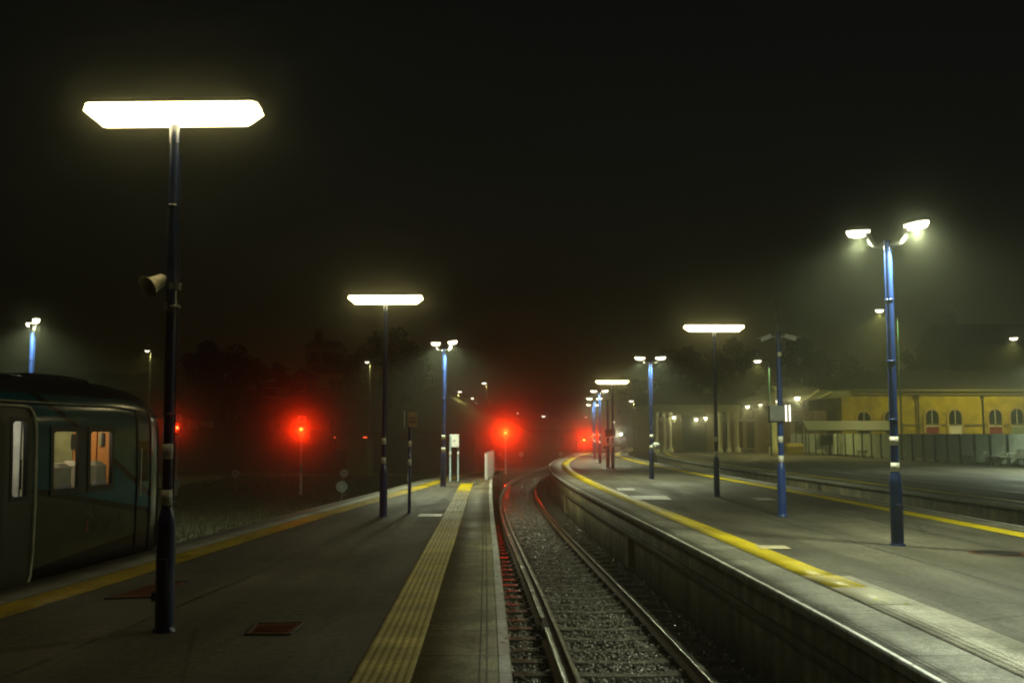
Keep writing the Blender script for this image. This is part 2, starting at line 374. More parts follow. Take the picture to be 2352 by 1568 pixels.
# ------------------------------------------------------------------ ground
def struct(name):
    o = bpy.data.objects.new(name, None); C.objects.link(o); o['kind'] = 'structure'; return o
ground_m = mat('yard_ground', (.055, .05, .032), .85, var=.5, scale=.7, bump=.6, bscale=9)
GX, GY0, GY1 = 150, -40, 330
mb = MB(); nx, ny = 60, 74
V = np.array([(-GX + 2*GX*i/nx, GY0 + (GY1-GY0)*j/ny, GROUND_Z + rng.normal(0, .015)) for j in range(ny+1) for i in range(nx+1)])
Fq = np.array([(j*(nx+1)+i, j*(nx+1)+i+1, (j+1)*(nx+1)+i+1, (j+1)*(nx+1)+i) for j in range(ny) for i in range(nx)])
npmesh('ground', V, Fq, ground_m)['kind'] = 'structure'

# ------------------------------------------------------------------ platforms
def platform(name, A, B, y0, y1, wallA=True, wallB=True, step=.5):
    r = struct(name)
    strip('surface', off(A, .3), off(B, -.3), y0, y1, 0, asphalt, r, step)
    if wallA: strip('wall', off(A, .10), off(A, .42), y0, y1, -.085, M_wall, r, step, thick=1.2)
    if wallB: strip('wall', off(B, -.42), off(B, -.10), y0, y1, -.085, M_wall, r, step, thick=1.2)
    return r
# island platform on the right of the line
pi = platform('island_platform', ISL, ISR, -8, 129)
strip('wall_ledge', off(ISL, .045), off(ISL, .12), -8, 110, -.36, M_ledge, pi, thick=.11)
for yp in (20.1, 33.4):
    xp = float(ISL(yp, .07)); MB().box(xp, yp, -.72, .12, .46, .60, -math.atan(float(ISL.slope(yp)))).build('wall_pier', M_wall, pi)
strip('coping', ISL, off(ISL, .60), -8, 129, .004, M_coping, pi, thick=.085)
strip('tactile_paving', off(ISL, .605), off(ISL, 1.17), -8, 11.4, .008, M_buff, pi, thick=.006)
strip('worn_yellow_line', off(ISL, .64), off(ISL, 1.03), 10.5, 11.4, .0145, M_yellow_worn, pi, thick=.006)
strip('worn_yellow_line', off(ISL, .63), off(ISL, 1.06), 9.5, 10.5, .0145, M_yellow_gone, pi, thick=.006)
strip('yellow_line', off(ISL, .64), off(ISL, 1.02), 11.4, 129, .008, M_yellow, pi, thick=.006)
strip('edge_line', off(ISL, .008), off(ISL, .045), -8, 110, .0085, M_white, pi)
strip('coping', off(ISR, -.45), ISR, -8, 129, .004, M_coping_plain, pi, thick=.085)
strip('edge_line', off(ISR, -.12), off(ISR, -.03), -8, 110, .0085, M_white, pi)
strip('yellow_line', off(ISR, -1.0), off(ISR, -.62), -8, 110, .006, M_yellow, pi)
M_seam = paving('asphalt_seam', (.03, .03, .028), .6, 0, speck=.4, dirt=.6, wear=((.09, .09, .085), .55))
strip('seam', off(ISL, 2.55), off(ISL, 2.585), -8, 70, .004, M_seam, pi); strip('seam', off(ISR, -2.1), off(ISR, -2.06), -8, 70, .004, M_seam, pi)
# near platform the photographer stands on
pn = platform('near_platform', NPL, NPR, -8, 46.3)
strip('coping', off(NPR, -.66), NPR, -8, 46.3, .004, M_coping_near, pn, thick=.085)
strip('edge_line', off(NPR, -.085), off(NPR, -.01), -8, 46.3, .0085, M_white, pn)
strip('coping', NPL, off(NPL, .52), -8, 46.0, .004, M_coping_plain, pn, thick=.085)
M_yellow_dim = paving('dimmed_yellow_paint', (.60, .43, .012), .5, 0, speck=.3, dirt=.45, wear=((.14, .12, .06), .25))  # platform yellow made duller to stand in for the weak light here
strip('yellow_line', off(NPL, .56), off(NPL, .96), -8, 45, .006, M_yellow_dim, pn)
strip('seam', off(NPL, 2.2), off(NPL, 2.24), -8, 36, .004, M_seam, pn)
# ribbed tactile strip: real ribs along its length
TL = Line([(-8, -.70), (0, -.80), (6.4, -.85), (12, -.98), (20, -1.16), (27.5, -1.34), (33, -1.46)])
def ribbed(name, y0, y1, m, parent):
    Y = np.linspace(y0, y1, int((y1-y0)/.4) + 1); c = TL(Y); n = len(Y); prof = [(-.195, 0.0), (-.195, .006)]
    for k in range(7):
        x = -.168 + k*.056
        prof += [(x-.021, .006), (x-.012, .0125), (x+.012, .0125), (x+.021, .006)]
    prof += [(.195, .006), (.195, 0)]
    V = np.concatenate([np.stack([c+px, Y, np.full(n, .004+pz)], 1) for px, pz in prof]); k = np.arange(n-1)
    Fq = np.concatenate([np.stack([k+i*n, k+(i+1)*n, k+(i+1)*n+1, k+i*n+1], 1) for i in range(len(prof)-1)])
    o = npmesh(name, V, Fq, m, parent); uv = o.data.uv_layers.new(name='UVMap')
    U = np.repeat([p[0] for p in prof], n); Vv = np.tile(Y, len(prof)); li = np.empty(len(o.data.loops), np.int32); o.data.loops.foreach_get('vertex_index', li)
    uv.data.foreach_set('uv', np.stack([U[li], Vv[li]], 1).astype(np.float32).ravel())
    return o
ribbed('tactile_paving', -8, 27.6, M_rib, pn)
ribbed('tactile_paving', 27.6, 32.2, M_yellow_blister, pn)
# painted blocks on the platforms
def mark(cx, cy, sx, sy, m, parent, rz=0, z=.0095):
    o = MB().box(0, 0, 0, sx, sy, .004, rz).build('painted_mark', m, parent); o.location = (cx, cy, z); 
    uv = o.data.uv_layers.new(name='UVMap')
    for i, l in enumerate(o.data.loops): uv.data[i].uv = (o.data.vertices[l.vertex_index].co.x, o.data.vertices[l.vertex_index].co.y)
    return o
mark(-1.60, 19.7, .46, .62, M_white_clean, pn)
p = g(1492, 1143); mark(p.x, p.y, .95, 1.5, M_white_clean, pi, -.05)
p = g(1775, 1257); mark(p.x, p.y, .42, .42, M_cream, pi, -.05)
p = g(1755, 1146); mark(p.x, p.y, .45, .9, M_white, pi, -.05)
p = g(1405, 1124); mark(p.x+.4, p.y, .5, 1.2, M_white, pi, -.05)
# far platform beyond the second trench
pf = platform('far_platform', FPL, Line([(-8, 40), (130, 40)]), -8, 129, wallB=False, step=1)
strip('coping', FPL, off(FPL, .5), -8, 129, .004, M_coping_plain, pf, thick=.085, step=1)
strip('edge_line', off(FPL, .02), off(FPL, .09), -8, 110, .0085, M_white, pf, step=1)
strip('yellow_line', off(FPL, .75), off(FPL, 1.0), -8, 110, .006, M_yellow, pf, step=1)
M_worn = paving('worn_white_line', (.6, .58, .45), .5, 0, speck=.2, dirt=.5, wear=((.07, .07, .06), .5))
strip('white_line', Line([(20, 13.7), (60, 13.3)]), Line([(20, 13.95), (60, 13.55)]), 26, 46, .006, M_worn, pf)

# manhole and access covers (lift-out covers, things of their own)
rust = mat('rusty_iron', (.16, .05, .022), .55, .3, var=.6, scale=9, bump=.5, bscale=40, rvar=.15)
dark_iron = mat('dark_iron', (.03, .03, .03), .5, .5, var=.4, scale=8, bump=.4, bscale=40)
def cover(name, label, pts, m, tilt=0):
    cx = sum(q[0] for q in pts)/4; cy = sum(q[1] for q in pts)/4
    o = thing(name, label, 'access cover', (cx, cy, .002))
    ring = [(q[0]-cx, q[1]-cy) for q in pts]
    mb = MB(); s = .93
    mb.loft([[(x*s, y*s, 0) for x, y in ring], [(x*s, y*s, .006) for x, y in ring]], smooth=False)
    for k in range(1, 8):                                      # raised tread bars
        t = k/8; a = Vector(ring[0]).lerp(Vector(ring[3]), t)*s*.9; b = Vector(ring[1]).lerp(Vector(ring[2]), t)*s*.9
        mb.tube((a.x, a.y, .0065), (b.x, b.y, .0065), .006, n=6)
    mb.build('cover_plate', m, o)
    fr = MB()
    for k in range(4):
        a, b = ring[k], ring[(k+1) % 4]; fr.path([(a[0], a[1], .003), (b[0], b[1], .003)], .012, n=6)
    fr.build('frame', dark_iron, o); return o
q = [g(241, 1376), g(352, 1372), g(433, 1336), g(352, 1340)]; cover('access_cover', 'rusty iron access cover beside the near lamp post, next to the left yellow line', [(v.x, v.y) for v in q], rust)
q = [g(565, 1458), g(665, 1458), g(697, 1431), g(590, 1433)]; cover('access_cover', 'rusty iron access cover on the dark asphalt nearest the camera', [(v.x, v.y) for v in q], rust)
p = g(2290, 1270); o = thing('manhole_cover', 'round dark manhole cover on the asphalt right of the tall double lamp post', 'manhole cover', (p.x, p.y, .002))
MB().lathe([(.30, 0), (.30, .006), (.27, .009), (.0, .009)], 28).build('cover_plate', dark_iron, o)
MB().lathe([(.34, 0), (.34, .004), (.305, .004), (.305, 0)], 28).build('frame', rust, o)

# ------------------------------------------------------------------ track
steel = mat('polished_rail_head', (.55, .54, .50), .22, 1.0, var=.2, scale=4, rvar=.08)
rail_rust = mat('rusty_rail_side', (.10, .055, .03), .55, .55, var=.5, scale=7, bump=.3, bscale=50)
sleeper_m = mat('wet_concrete_sleeper', (.055, .052, .04), .26, var=.5, scale=5, bump=.4, bscale=40, rvar=.2)
clip_m = rail_rust
def rail(name, Ln, o_, y0, y1, parent, head=.072, m=(None, None), zt=RAIL_Z):
    prof = [(-head/2, 0), (head/2, 0), (head/2, -.038), (.012, -.055), (.012, -.135), (.07, -.150), (.07, -.159), (-.07, -.159), (-.07, -.150), (-.012, -.135), (-.012, -.055), (-head/2, -.038)]
    n = max(2, int((y1-y0)/.5)+1); Y = np.linspace(y0, y1, n); X = Ln(Y, o_); k = np.arange(n-1); P = len(prof)
    V = np.concatenate([np.stack([X+px, Y, np.full(n, zt+pz)], 1) for px, pz in prof])
    Fq = np.concatenate([np.stack([k+i*n, k+i*n+1, k+((i+1) % P)*n+1, k+((i+1) % P)*n], 1) for i in range(P)])
    mi = np.concatenate([np.full(n-1, 0 if i == 0 else 1) for i in range(P)])
    return npmesh(name, V, Fq, [m[0] or steel, m[1] or rail_rust], parent, mi=mi)
def sleeper_mb():
    mb = MB()
    rings = []
    for x in np.linspace(-1.25, 1.25, 9):
        h = .0 if abs(x) > .5 else -.02; w = .135 if abs(x) > .5 else .115
        rings.append([(x, -w, -.14), (x, -w+.02, h), (x, w-.02, h), (x, w, -.14)])
    mb.loft(rings, smooth=False)
    for rx in (-.752, .752):                                    # pads and clips either side of each rail
        mb.box(rx, 0, .006, .16, .15, .012)
        for s in (-1, 1):
            mb.box(rx + s*.105, 0, .018, .06, .10, .036, bev=.008); mb.tube((rx + s*.085, -.06, .035), (rx + s*.085, .06, .035), .010, n=6)
    return mb
def track(label, Ln, c, y0, y1, ys, parent_label='track', near_limit=75):
    t = thing('railway_track', label, 'railway track', (0, 0, 0))
    return t
LCO = -1.36                                                     # centre of the main line from the island edge
t1 = thing('railway_track', 'curving wet railway line with polished rails between the two platforms', 'railway track')
rail('rail', ISL, LCO - .7525, 3, 13.25, t1); rail('rail', ISL, LCO - .7525, 13.95, 125, t1); rail('rail', ISL, LCO + .7525, 3, 125, t1)
mb = MB(); xj = float(ISL(13.6, LCO - .7525))
mb.box(xj, 13.6, RAIL_Z-.026, .062, .70, .04); mb.box(xj-.03, 13.6, RAIL_Z-.09, .03, .62, .09, bev=.006); mb.box(xj+.03, 13.6, RAIL_Z-.09, .03, .62, .09, bev=.006); mb.box(xj, 13.6, RAIL_Z-.1, .016, .7, .11)
for k in range(4):
    mb.tube((xj-.075, 13.36+k*.16, RAIL_Z-.09), (xj+.075, 13.36+k*.16, RAIL_Z-.09), .013, n=6)
mb.build('rail_joint', mat('greased_steel', (.02, .02, .018), .5, .4), t1)
rail('check_rail', ISL, LCO - .625, 3, 34, t1, head=.05, m=(mat('dull_rail_head', (.22, .20, .16), .35, .9, rvar=.1), None), zt=RAIL_Z+.004)
base_me = None; SL_Z = RAIL_Z - .159 - .012
def sleepers(t, Ln, c, y0, y1, step=.66, limit=100):
    global base_me
    if base_me is None:
        o = sleeper_mb().build('sleeper', sleeper_m, t); base_me = o.data; bpy.data.objects.remove(o)
    y = y0; n = 0; rest = MB()
    while y < y1:
        rz = -math.atan(float(Ln.slope(y))); x = float(Ln(y, c))
        if n < limit:
            o = bpy.data.objects.new('sleeper', base_me); C.objects.link(o); o.parent = t
            o.location = (x, y, SL_Z + rng.normal(0, .004)); o.rotation_euler = (0, 0, rz + rng.normal(0, .008))
        else: rest.box(x, y, SL_Z - .07, 2.5, .25, .14, rz)
        n += 1; y += step
    if rest.v: tag(rest.build('sleepers', sleeper_m, t), kind='stuff')
sleepers(t1, ISL, LCO, 8.2, 120, .66, 96)
TC = -1.48
t2 = thing('railway_track', 'dark bay line beside the left platform with the train standing on it', 'railway track')
rail('rail', NPL, TC + .7525, -6, 46, t2); rail('rail', NPL, TC - .7525, -6, 46, t2)
sleepers(t2, NPL, TC, 16.5, 46, .68)
t3 = thing('railway_track', 'sunken railway line in the trench beyond the island platform', 'railway track')
rail('rail', ISR, 1.15-.7525, -6, 125, t3); rail('rail', ISR, 1.15+.7525, -6, 125, t3)
mb = MB(); y = 4
while y < 120: mb.box(float(ISR(y, 1.15)), y, SL_Z-.07, 2.0, .25, .14, -math.atan(float(ISR.slope(y)))); y += .7
tag(mb.build('sleepers', sleeper_m, t3), kind='stuff')

# ballast: a bed sheet plus loose stones
stone_m = mat('wet_ballast_stone', (.06, .057, .045), .20, var=.85, scale=22, rvar=.22)
bed_m = mat('ballast_bed', (.03, .029, .025), .6, var=.6, scale=25, bump=1.0, bscale=45)
ico = np.array([(0,0,1),(.894,0,.447),(.276,.851,.447),(-.724,.526,.447),(-.724,-.526,.447),(.276,-.851,.447),(.724,.526,-.447),(-.276,.851,-.447),(-.894,0,-.447),(-.276,-.851,-.447),(.724,-.526,-.447),(0,0,-1)])
icf = np.array([(0,1,2),(0,2,3),(0,3,4),(0,4,5),(0,5,1),(1,6,2),(2,7,3),(3,8,4),(4,9,5),(5,10,1),(2,6,7),(3,7,8),(4,8,9),(5,9,10),(1,10,6),(7,6,11),(8,7,11),(9,8,11),(10,9,11),(6,10,11)])
def stones(name, label, X, Y, Z, size, m, group=None):
    n = len(X); base = ico[None]*(1 + rng.normal(0, .22, (n, 12, 1)))
    sc = size[:, None, None]*np.stack([rng.uniform(.7, 1.4, n), rng.uniform(.7, 1.4, n), rng.uniform(.5, 1.0, n)], 1)[:, None, :]
    v = base*sc; a = rng.uniform(0, 6.28, n); t = rng.normal(0, .5, n)
    ca, sa, ct, st = np.cos(a)[:, None], np.sin(a)[:, None], np.cos(t)[:, None], np.sin(t)[:, None]
    y1, z1 = v[:, :, 1]*ct - v[:, :, 2]*st, v[:, :, 1]*st + v[:, :, 2]*ct
    x2, y2 = v[:, :, 0]*ca - y1*sa, v[:, :, 0]*sa + y1*ca
    V = np.stack([x2 + X[:, None], y2 + Y[:, None], z1 + Z[:, None]], 2).reshape(-1, 3)
    Fq = (icf[None] + (np.arange(n)*12)[:, None, None]).reshape(-1, 3)
    o = npmesh(name, V, Fq, m); o['kind'] = 'stuff'; o['label'] = label; return o
BZ = SL_Z - .055
strip('ballast_bed', off(ISL, -2.85), off(ISL, .12), 2, 125, BZ, bed_m, kind='structure')
strip('ballast_bed', off(NPL, -3.2), off(NPL, .12), -6, 50, BZ, bed_m, kind='structure')
strip('ballast_bed', off(ISR, -.1), off(FPL, .1), -6, 125, BZ, bed_m, kind='structure')
n = 52000
yy = 7.5 * (62/7.5)**rng.random(n)
xx = ISL(yy) + rng.uniform(-2.75, .08, n)
lat = xx - (ISL(yy) + LCO)
fr = ((yy - 8.2) / .66) % 1.0; fr = np.minimum(fr, 1-fr)*.66      # distance to the nearest sleeper
keep = ~((np.abs(lat) < 1.25) & (fr < .15) & (rng.random(n) < .72)) & (np.abs(np.abs(lat)-.75) > .1)
xx, yy = xx[keep], yy[keep]
sz = rng.uniform(.018, .034, len(xx))*(1 + .012*yy)
stones('ballast', 'wet grey ballast stones lying between and beside the rails', xx, yy, BZ + rng.uniform(-.004, .03, len(xx)), sz, stone_m)
n = 9000
yy = rng.uniform(15.5, 46, n); xx = NPL(yy) + rng.uniform(-3.1, .05, n)
stones('ballast', 'dark ballast stones along the bay line by the left platform', xx, yy, BZ + rng.uniform(0, .03, n), rng.uniform(.03, .055, n), stone_m)

# rough grass in the yard
def grass_patch(name, label, n, fx, fy, h, m, zb=GROUND_Z):
    X, Y = fx(n), fy(n); a = rng.uniform(0, 6.28, n); hh = rng.uniform(.4, 1.0, n)*h; w = rng.uniform(.008, .02, n)*(1+Y*.02); ln = rng.normal(0, .45, (n, 2))*hh[:, None]
    dx, dy = np.cos(a)*w, np.sin(a)*w
    V = np.stack([np.stack([X-dx, Y-dy, np.full(n, zb)], 1), np.stack([X+dx, Y+dy, np.full(n, zb)], 1), np.stack([X+ln[:, 0], Y+ln[:, 1], zb+hh], 1)], 1).reshape(-1, 3)
    o = npmesh(name, V, np.arange(3*n).reshape(-1, 3), m); o['kind'] = 'stuff'; o['label'] = label; return o
grass_m = mat('rough_grass', (.05, .052, .014), .7, var=.6, scale=.8)
gy = None
def fy(n):
    global gy; gy = rng.uniform(18, 64, n); return gy
def fx(n): return None
n = 42000; Yg = rng.uniform(19, 66, n); Xg = NPL(np.minimum(Yg, 46)) - 3.1 - rng.random(n)**1.3*14
grass_patch('grass', 'rough dull grass on the yard beyond the bay line', n, lambda k: Xg, lambda k: Yg, .13, grass_m)

# ------------------------------------------------------------------ lamp posts
blue = mat('blue_post_paint', (.022, .055, .23), .32, var=.2, scale=5, coat=.5, bump=.15, bscale=25)
navy = mat('navy_post_paint', (.016, .035, .13), .30, var=.3, scale=5, coat=.5, bump=.2, bscale=30)
band_m = mat('white_band_paint', (.80, .79, .70), .5, var=.2, scale=9)
housing = mat('pale_lamp_housing', (.62, .62, .58), .4, var=.1, scale=6)
grey_metal = mat('galvanised_steel', (.32, .33, .32), .45, .6, var=.25, scale=8, rvar=.1)
black_m = mat('black_enamel', (.012, .012, .012), .35, var=.2)
white_m = mat('white_enamel', (.74, .74, .72), .4, var=.1, scale=6)
FL_COL, DB_COL = (1.0, .80, .36), (.93, 1.0, .64)
FL_EMIT = emit('fluorescent_diffuser', (1.0, .82, .38), 9.0, True)
DB_EMIT = emit('lamp_lens', (1.0, .90, .62), 4.0)
def column_parts(o, H, rb, rt, zt=1.0, lean=(0, 0), base_m=None, shaft_m=None, tower=False):
    base_m = base_m or navy; shaft_m = shaft_m or navy; zs = zt - .14
    mb = MB(); n = 16
    mb.lathe([(rb*1.25, 0), (rb*1.25, .012), (rb*1.03, .02), (rb, .05), (rb, zs), (rb*.93, zs+.04), (rt*1.15, zt-.015), (rt*1.06, zt)], n)
    for k4 in range(4):
        a4 = .785 + k4*math.pi/2; mb.lathe([(.014, .012), (.014, .026), (.008, .034), (.0, .034)], 6, (rb*1.13*math.cos(a4), rb*1.13*math.sin(a4), 0))
    b = mb.build('base_section', base_m, o)
    d = MB(); d.box(0, -rb*.96, .42, rb*.95, rb*.22, .34, bev=.008); d.tube((rb*.3, -rb*1.06, .42), (rb*.3, -rb*1.15, .42), .012, n=8)
    d.build('access_door', base_m, b)
    k = .6*zt
    mb = MB(); mb.lathe([(rt, zt-.02), (rt*.98, zt+.9), (rt*.86, H)], n); mb.lathe([(rt*1.02, H-.16), (rt*1.02, H-.01), (rt*.7, H)], n)
    for zz in (zt+.75, zt+1.6, zt+2.5):
        if zz < H - .4: mb.lathe([(rt*1.0, zz), (rt*1.14, zz), (rt*1.14, zz+.02), (rt*1.0, zz+.02)], n)
    cable = [(rt*1.12, rt*.35, zt+.05 + (H-zt-.3)*i/6) for i in range(7)]
    mb.path(cable, .007, 6)
    mb.build('shaft', shaft_m, o)
    for z0, z1 in ((zt+.012, zt+.14), (zt+.39, zt+.515)):
        MB().lathe([(rt*.9, z0), (rt*1.05, z0), (rt*1.05, z1), (rt*.9, z1)], n).build('white_band', band_m, o)
    if tower: return
def fluor_lamp(label, base, H, L=1.46, yaw=0.0, energy=1.0, rb=.076, rt=.042, zt=1.0, lean=0, tiltz=0):
    o = thing('lamp_post', label, 'lamp post', base, 0, 'fluorescent platform lamp posts')
    column_parts(o, H, rb, rt, zt)
    mb = MB()
    def ring(l, w, z, c):
        l, w = l/2, w/2; return [(l, w-c, z), (l-c, w, z), (-l+c, w, z), (-l, w-c, z), (-l, -w+c, z), (-l+c, -w, z), (l-c, -w, z), (l, -w+c, z)]
    mb.loft([ring(L*.84, .15, 0, .025), ring(L*.88, .21, .03, .03), ring(L, .28, .10, .05), ring(L*.97, .29, .15, .04)], smooth=False)
    d = mb.build('diffuser', FL_EMIT, o); d.location = (0, 0, H+.01); d.rotation_euler = (0, R(tiltz), yaw)
    mb = MB(); mb.loft([ring(L*.975, .30, .152, .04), ring(L*.975, .30, .17, .04), ring(L*.93, .24, .20, .05)], smooth=False)
    c = mb.build('canopy', housing, o); c.location = d.location; c.rotation_euler = d.rotation_euler
    MB().lathe([(.03, 0), (.036, .01), (.036, .07), (.022, .08), (.022, .12)], 12, (0, 0, H-.09)).build('lamp_bracket', grey_metal, o)
    return o
def double_lamp(label, base, H, yaw=0.0, spread=.62, rise=.18, energy=470, rb=.09, rt=.058, zt=1.04, col=None, spot=166):
    o = thing('lamp_post', label, 'lamp post', base, 0, 'twin headed platform lamp posts')
    column_parts(o, H, rb, rt, zt, base_m=navy, shaft_m=blue)
    ux, uy = math.cos(yaw), math.sin(yaw)
    for s in (-1, 1):
        def P(d, z): return (s*d*ux, s*d*uy, H + z)
        mb = MB(); mb.path([P(0, -.10), P(.10, -.07), P(.19, -.05), P(.24, .01), P(.27, rise*.62), P(.36, rise*.95)], [.040, .042, .042, .042, .040, .030], 10)
        mb.lathe([(.035, -.14), (.045, -.12), (.045, -.06), (.03, -.04)], 12, (0, 0, H))
        mb.build('lamp_arm', housing, o)
        hd = bpy.data.objects.new('lamp_head', None)
        # head: flattened teardrop, housing above and bowl below
        def teardrop(z0, k, n=20):
            r = []
            for i in range(n):
                t = 2*math.pi*i/n; x = math.cos(t); y = math.sin(t)
                lx = .19*x*k; ly = (.085 + .032*x)*y*k
                r.append((lx, ly, z0))
            return r
        hm = MB().loft([teardrop(0, 1), teardrop(.03, .95), teardrop(.06, .75), teardrop(.075, .35)]).build('lamp_head', housing, o)
        hm.location = P(spread*.86, rise+.02); hm.rotation_euler = (0, R(-3), yaw if s > 0 else yaw + math.pi)
        bl = MB().loft([teardrop(-.002, .97), teardrop(-.04, .95), teardrop(-.085, .78), teardrop(-.105, .35)]).build('lens', DB_EMIT, hm)
        light('SPOT', hm, (0, 0, -.135), energy*1.5, col or DB_COL, .06, spot, .68, (0, 0, -1))
    return o

b = g(377, 1449); b.z = 0
fluor_lamp('nearest lamp post, tall on the left, with a glowing fluorescent head and horn loudspeaker', b, at(399, 289, b.y).z, 1.47, R(2.5), tiltz=-.8).rotation_euler = (0, -R(.6), 0)
NEAR = b.copy(); NEAR_H = at(399, 289, b.y).z
b = g(880, 1186); b.z = 0
fluor_lamp('fluorescent lamp post standing behind the small striped sign post on the left platform', b, at(884, 699, b.y).z, 1.47, R(-1))
b = g(1647, 1140); b.z = 0
fluor_lamp('fluorescent lamp post left of the blue camera mast on the island platform', b, at(1640, 762, b.y).z, 1.55, R(1))
b = g(1408, 1075); b.z = 0
fluor_lamp('farthest fluorescent lamp post, near the far end of the island platform', b, at(1405, 882, b.y).z, 1.55, R(1))

b = g(2062, 1252); b.z = 0
double_lamp('large twin headed blue lamp post nearest on the right, in front of the yellow building', b, at(2037, 552, b.y).z, R(-42), .50)
b = g(1018, 1117); b.z = 0
double_lamp('twin headed lamp post beside the two legged white sign on the left platform', b, at(1019, 800, b.y).z, R(-40), .40, energy=480)
b = g(1497, 1100); b.z = 0
double_lamp('twin headed lamp post with a white round box, in front of the canopy columns', b, at(1491, 828, b.y).z, R(-8), .42, rise=.10, energy=470)
b = g(1378, 1063); b.z = 0
double_lamp('twin headed lamp post just left of the farthest fluorescent lamp', b, at(1376, 900, b.y).z, R(-15), .36, rise=.06, energy=420)
b = g(1366, 1054); b.z = 0
double_lamp('twin headed lamp post second from the far end of the island platform', b, at(1364, 917, b.y).z, R(-10), .36, rise=.06, energy=380)
p_ = at(1362, 931, 79); b = Vector((p_.x, 79, 0))
double_lamp('lowest looking twin headed lamp post at the far end of the island platform', b, p_.z, R(-10), .40, rise=.06, energy=360)
p_ = at(75, 752, 25.5); b = Vector((p_.x, 25.5, GROUND_Z))
double_lamp('twin headed blue lamp post rising behind the train roof', b, p_.z - GROUND_Z, R(-56), .55, rise=.14, energy=300, zt=2.2)
b = Vector((22.7, 41.6, 0))
double_lamp('twin headed lamp post on the far platform right of the view', b, 4.6, R(-30), .60, energy=1100, col=(.86, 1.0, .72), spot=174)
b = Vector((5.5, 6.3, 0))
double_lamp('twin headed lamp post at the near end of the island platform', b, 4.4, R(-42), .60, energy=560, col=(.88, 1.0, .80), spot=120)

# horn loudspeaker and junction box fixed to the near lamp post
o = thing('loudspeaker', 'pale horn loudspeaker pointing left, clamped to the nearest lamp post', 'loudspeaker', (NEAR.x, NEAR.y, 0))
P0 = at(384, 655, NEAR.y) - NEAR; P0.z += 0
def rel(px, py, dy=0): 
    v = at(px, py, NEAR.y + dy); return Vector((v.x - NEAR.x, v.y - NEAR.y, v.z))
horn_m = mat('cream_horn', (.74, .70, .55), .45, var=.2, scale=9)
mb = MB(); a, b2 = rel(374, 642), rel(340, 659, -.12); ax = (b2 - a).normalized()
u_ = ax.orthogonal().normalized(); w_ = ax.cross(u_)
prof = [(.035, -.02), (.052, 0), (.058, .05), (.062, .09), (.072, .13), (.092, .165), (.098, .17), (.09, .168), (.066, .13), (.05, .09), (.02, .06)]
mb.loft([[a + ax*z + (u_*math.cos(t) + w_*math.sin(t))*r for t in [2*math.pi*i/20 for i in range(20)]] for r, z in prof])
mb.build('horn', horn_m, o)
MB().path([(0, 0, P0.z - .01), (-.05, -.01, P0.z - .03), tuple(a + Vector((-.01, 0, -.03)))], .014, 8).lathe([(.05, -.03), (.05, .03)], 14, (0, 0, P0.z-.01)).build('bracket', grey_metal, o)
q_ = rel(369, 705)
o = thing('junction_box', 'small pale junction box on the nearest lamp post below the horn loudspeaker', 'junction box', (NEAR.x, NEAR.y, q_.z))
MB().box(-.062, 0, 0, .04, .07, .075, bev=.006).build('box', horn_m, o); MB().lathe([(.044, -.012), (.049, -.012), (.049, .012), (.044, .012)], 14).build('clamp', grey_metal, o)
o = thing('padlock_box', 'small black lock box on the base of the nearest lamp post', 'lock box', (NEAR.x, NEAR.y, .28))
MB().box(-.088, -.01, 0, .035, .05, .075, bev=.006).build('body', black_m, o); MB().path([(-.088, -.012, .03), (-.10, -.02, .06), (-.088, -.03, .03)], .006, 6).build('shackle', grey_metal, o)

# CCTV mast
b = g(1797, 1185); b.z = 0; CB = b.copy()
o = thing('camera_mast', 'bright blue camera mast with two white cameras and a grey display box', 'camera mast', b)
H = at(1785, 760, b.y).z
column_parts(o, H, .085, .05, 1.03, base_m=blue, shaft_m=blue)
top = at(1783, 692, b.y)
MB().path([(0, 0, H), (-.02, 0, H+.3), (-.03, 0, top.z)], [.016, .011, .006], 8).tube((-.016, 0, H+.16), (-.016, 0, H+.33), .028, n=10).build('aerial', grey_metal, o)
for s, (x0, y0), (x1, y1) in ((-1, (1742, 782), (1768, 771)), (1, (1826, 780), (1803, 771))):
    A_, B_ = at(x0, y0, b.y) - b, at(x1, y1, b.y) - b
    A_.y -= .12
    mb = MB(); d = (A_ - B_).normalized(); side = d.cross(Vector((0, 0, 1))).normalized(); up = side.cross(d)
    def rect(c, w, h): return [c + side*w + up*h, c - side*w + up*h, c - side*w - up*h, c + side*w - up*h]
    mb.loft([rect(B_, .038, .036), rect(A_, .038, .036)], smooth=False)
    cm = mb.build('camera', white_m, o)
    MB().loft([rect(B_ + up*.042, .05, .005), rect(A_ + d*.05 + up*.042, .05, .005)], smooth=False).build('sun_shield', white_m, cm)
    MB().tube(A_, A_ + d*.012, .026, n=12).build('camera_lens', black_m, cm)
    MB().path([(0, 0, H - .13), (s*.10, -.01, H - .11), tuple((A_+B_)/2 - up*.03)], .017, 8).build('camera_arm', white_m, o)
z0, z1 = at(1785, 967, b.y).z, at(1785, 931, b.y).z
MB().box(-.075, -.02, (z0+z1)/2, .29, .14, z1-z0, bev=.01).build('display_box', mat('grey_box_paint', (.17, .18, .17), .5), o)
MB().box(-.075, -.02, z0 - .012, .31, .16, .022).build('display_hood', black_m, o)
zc = at(1790, 814, b.y).z
MB().box(.0, -.06, zc, .07, .05, .08, bev=.006).build('junction_box', horn_m, o)

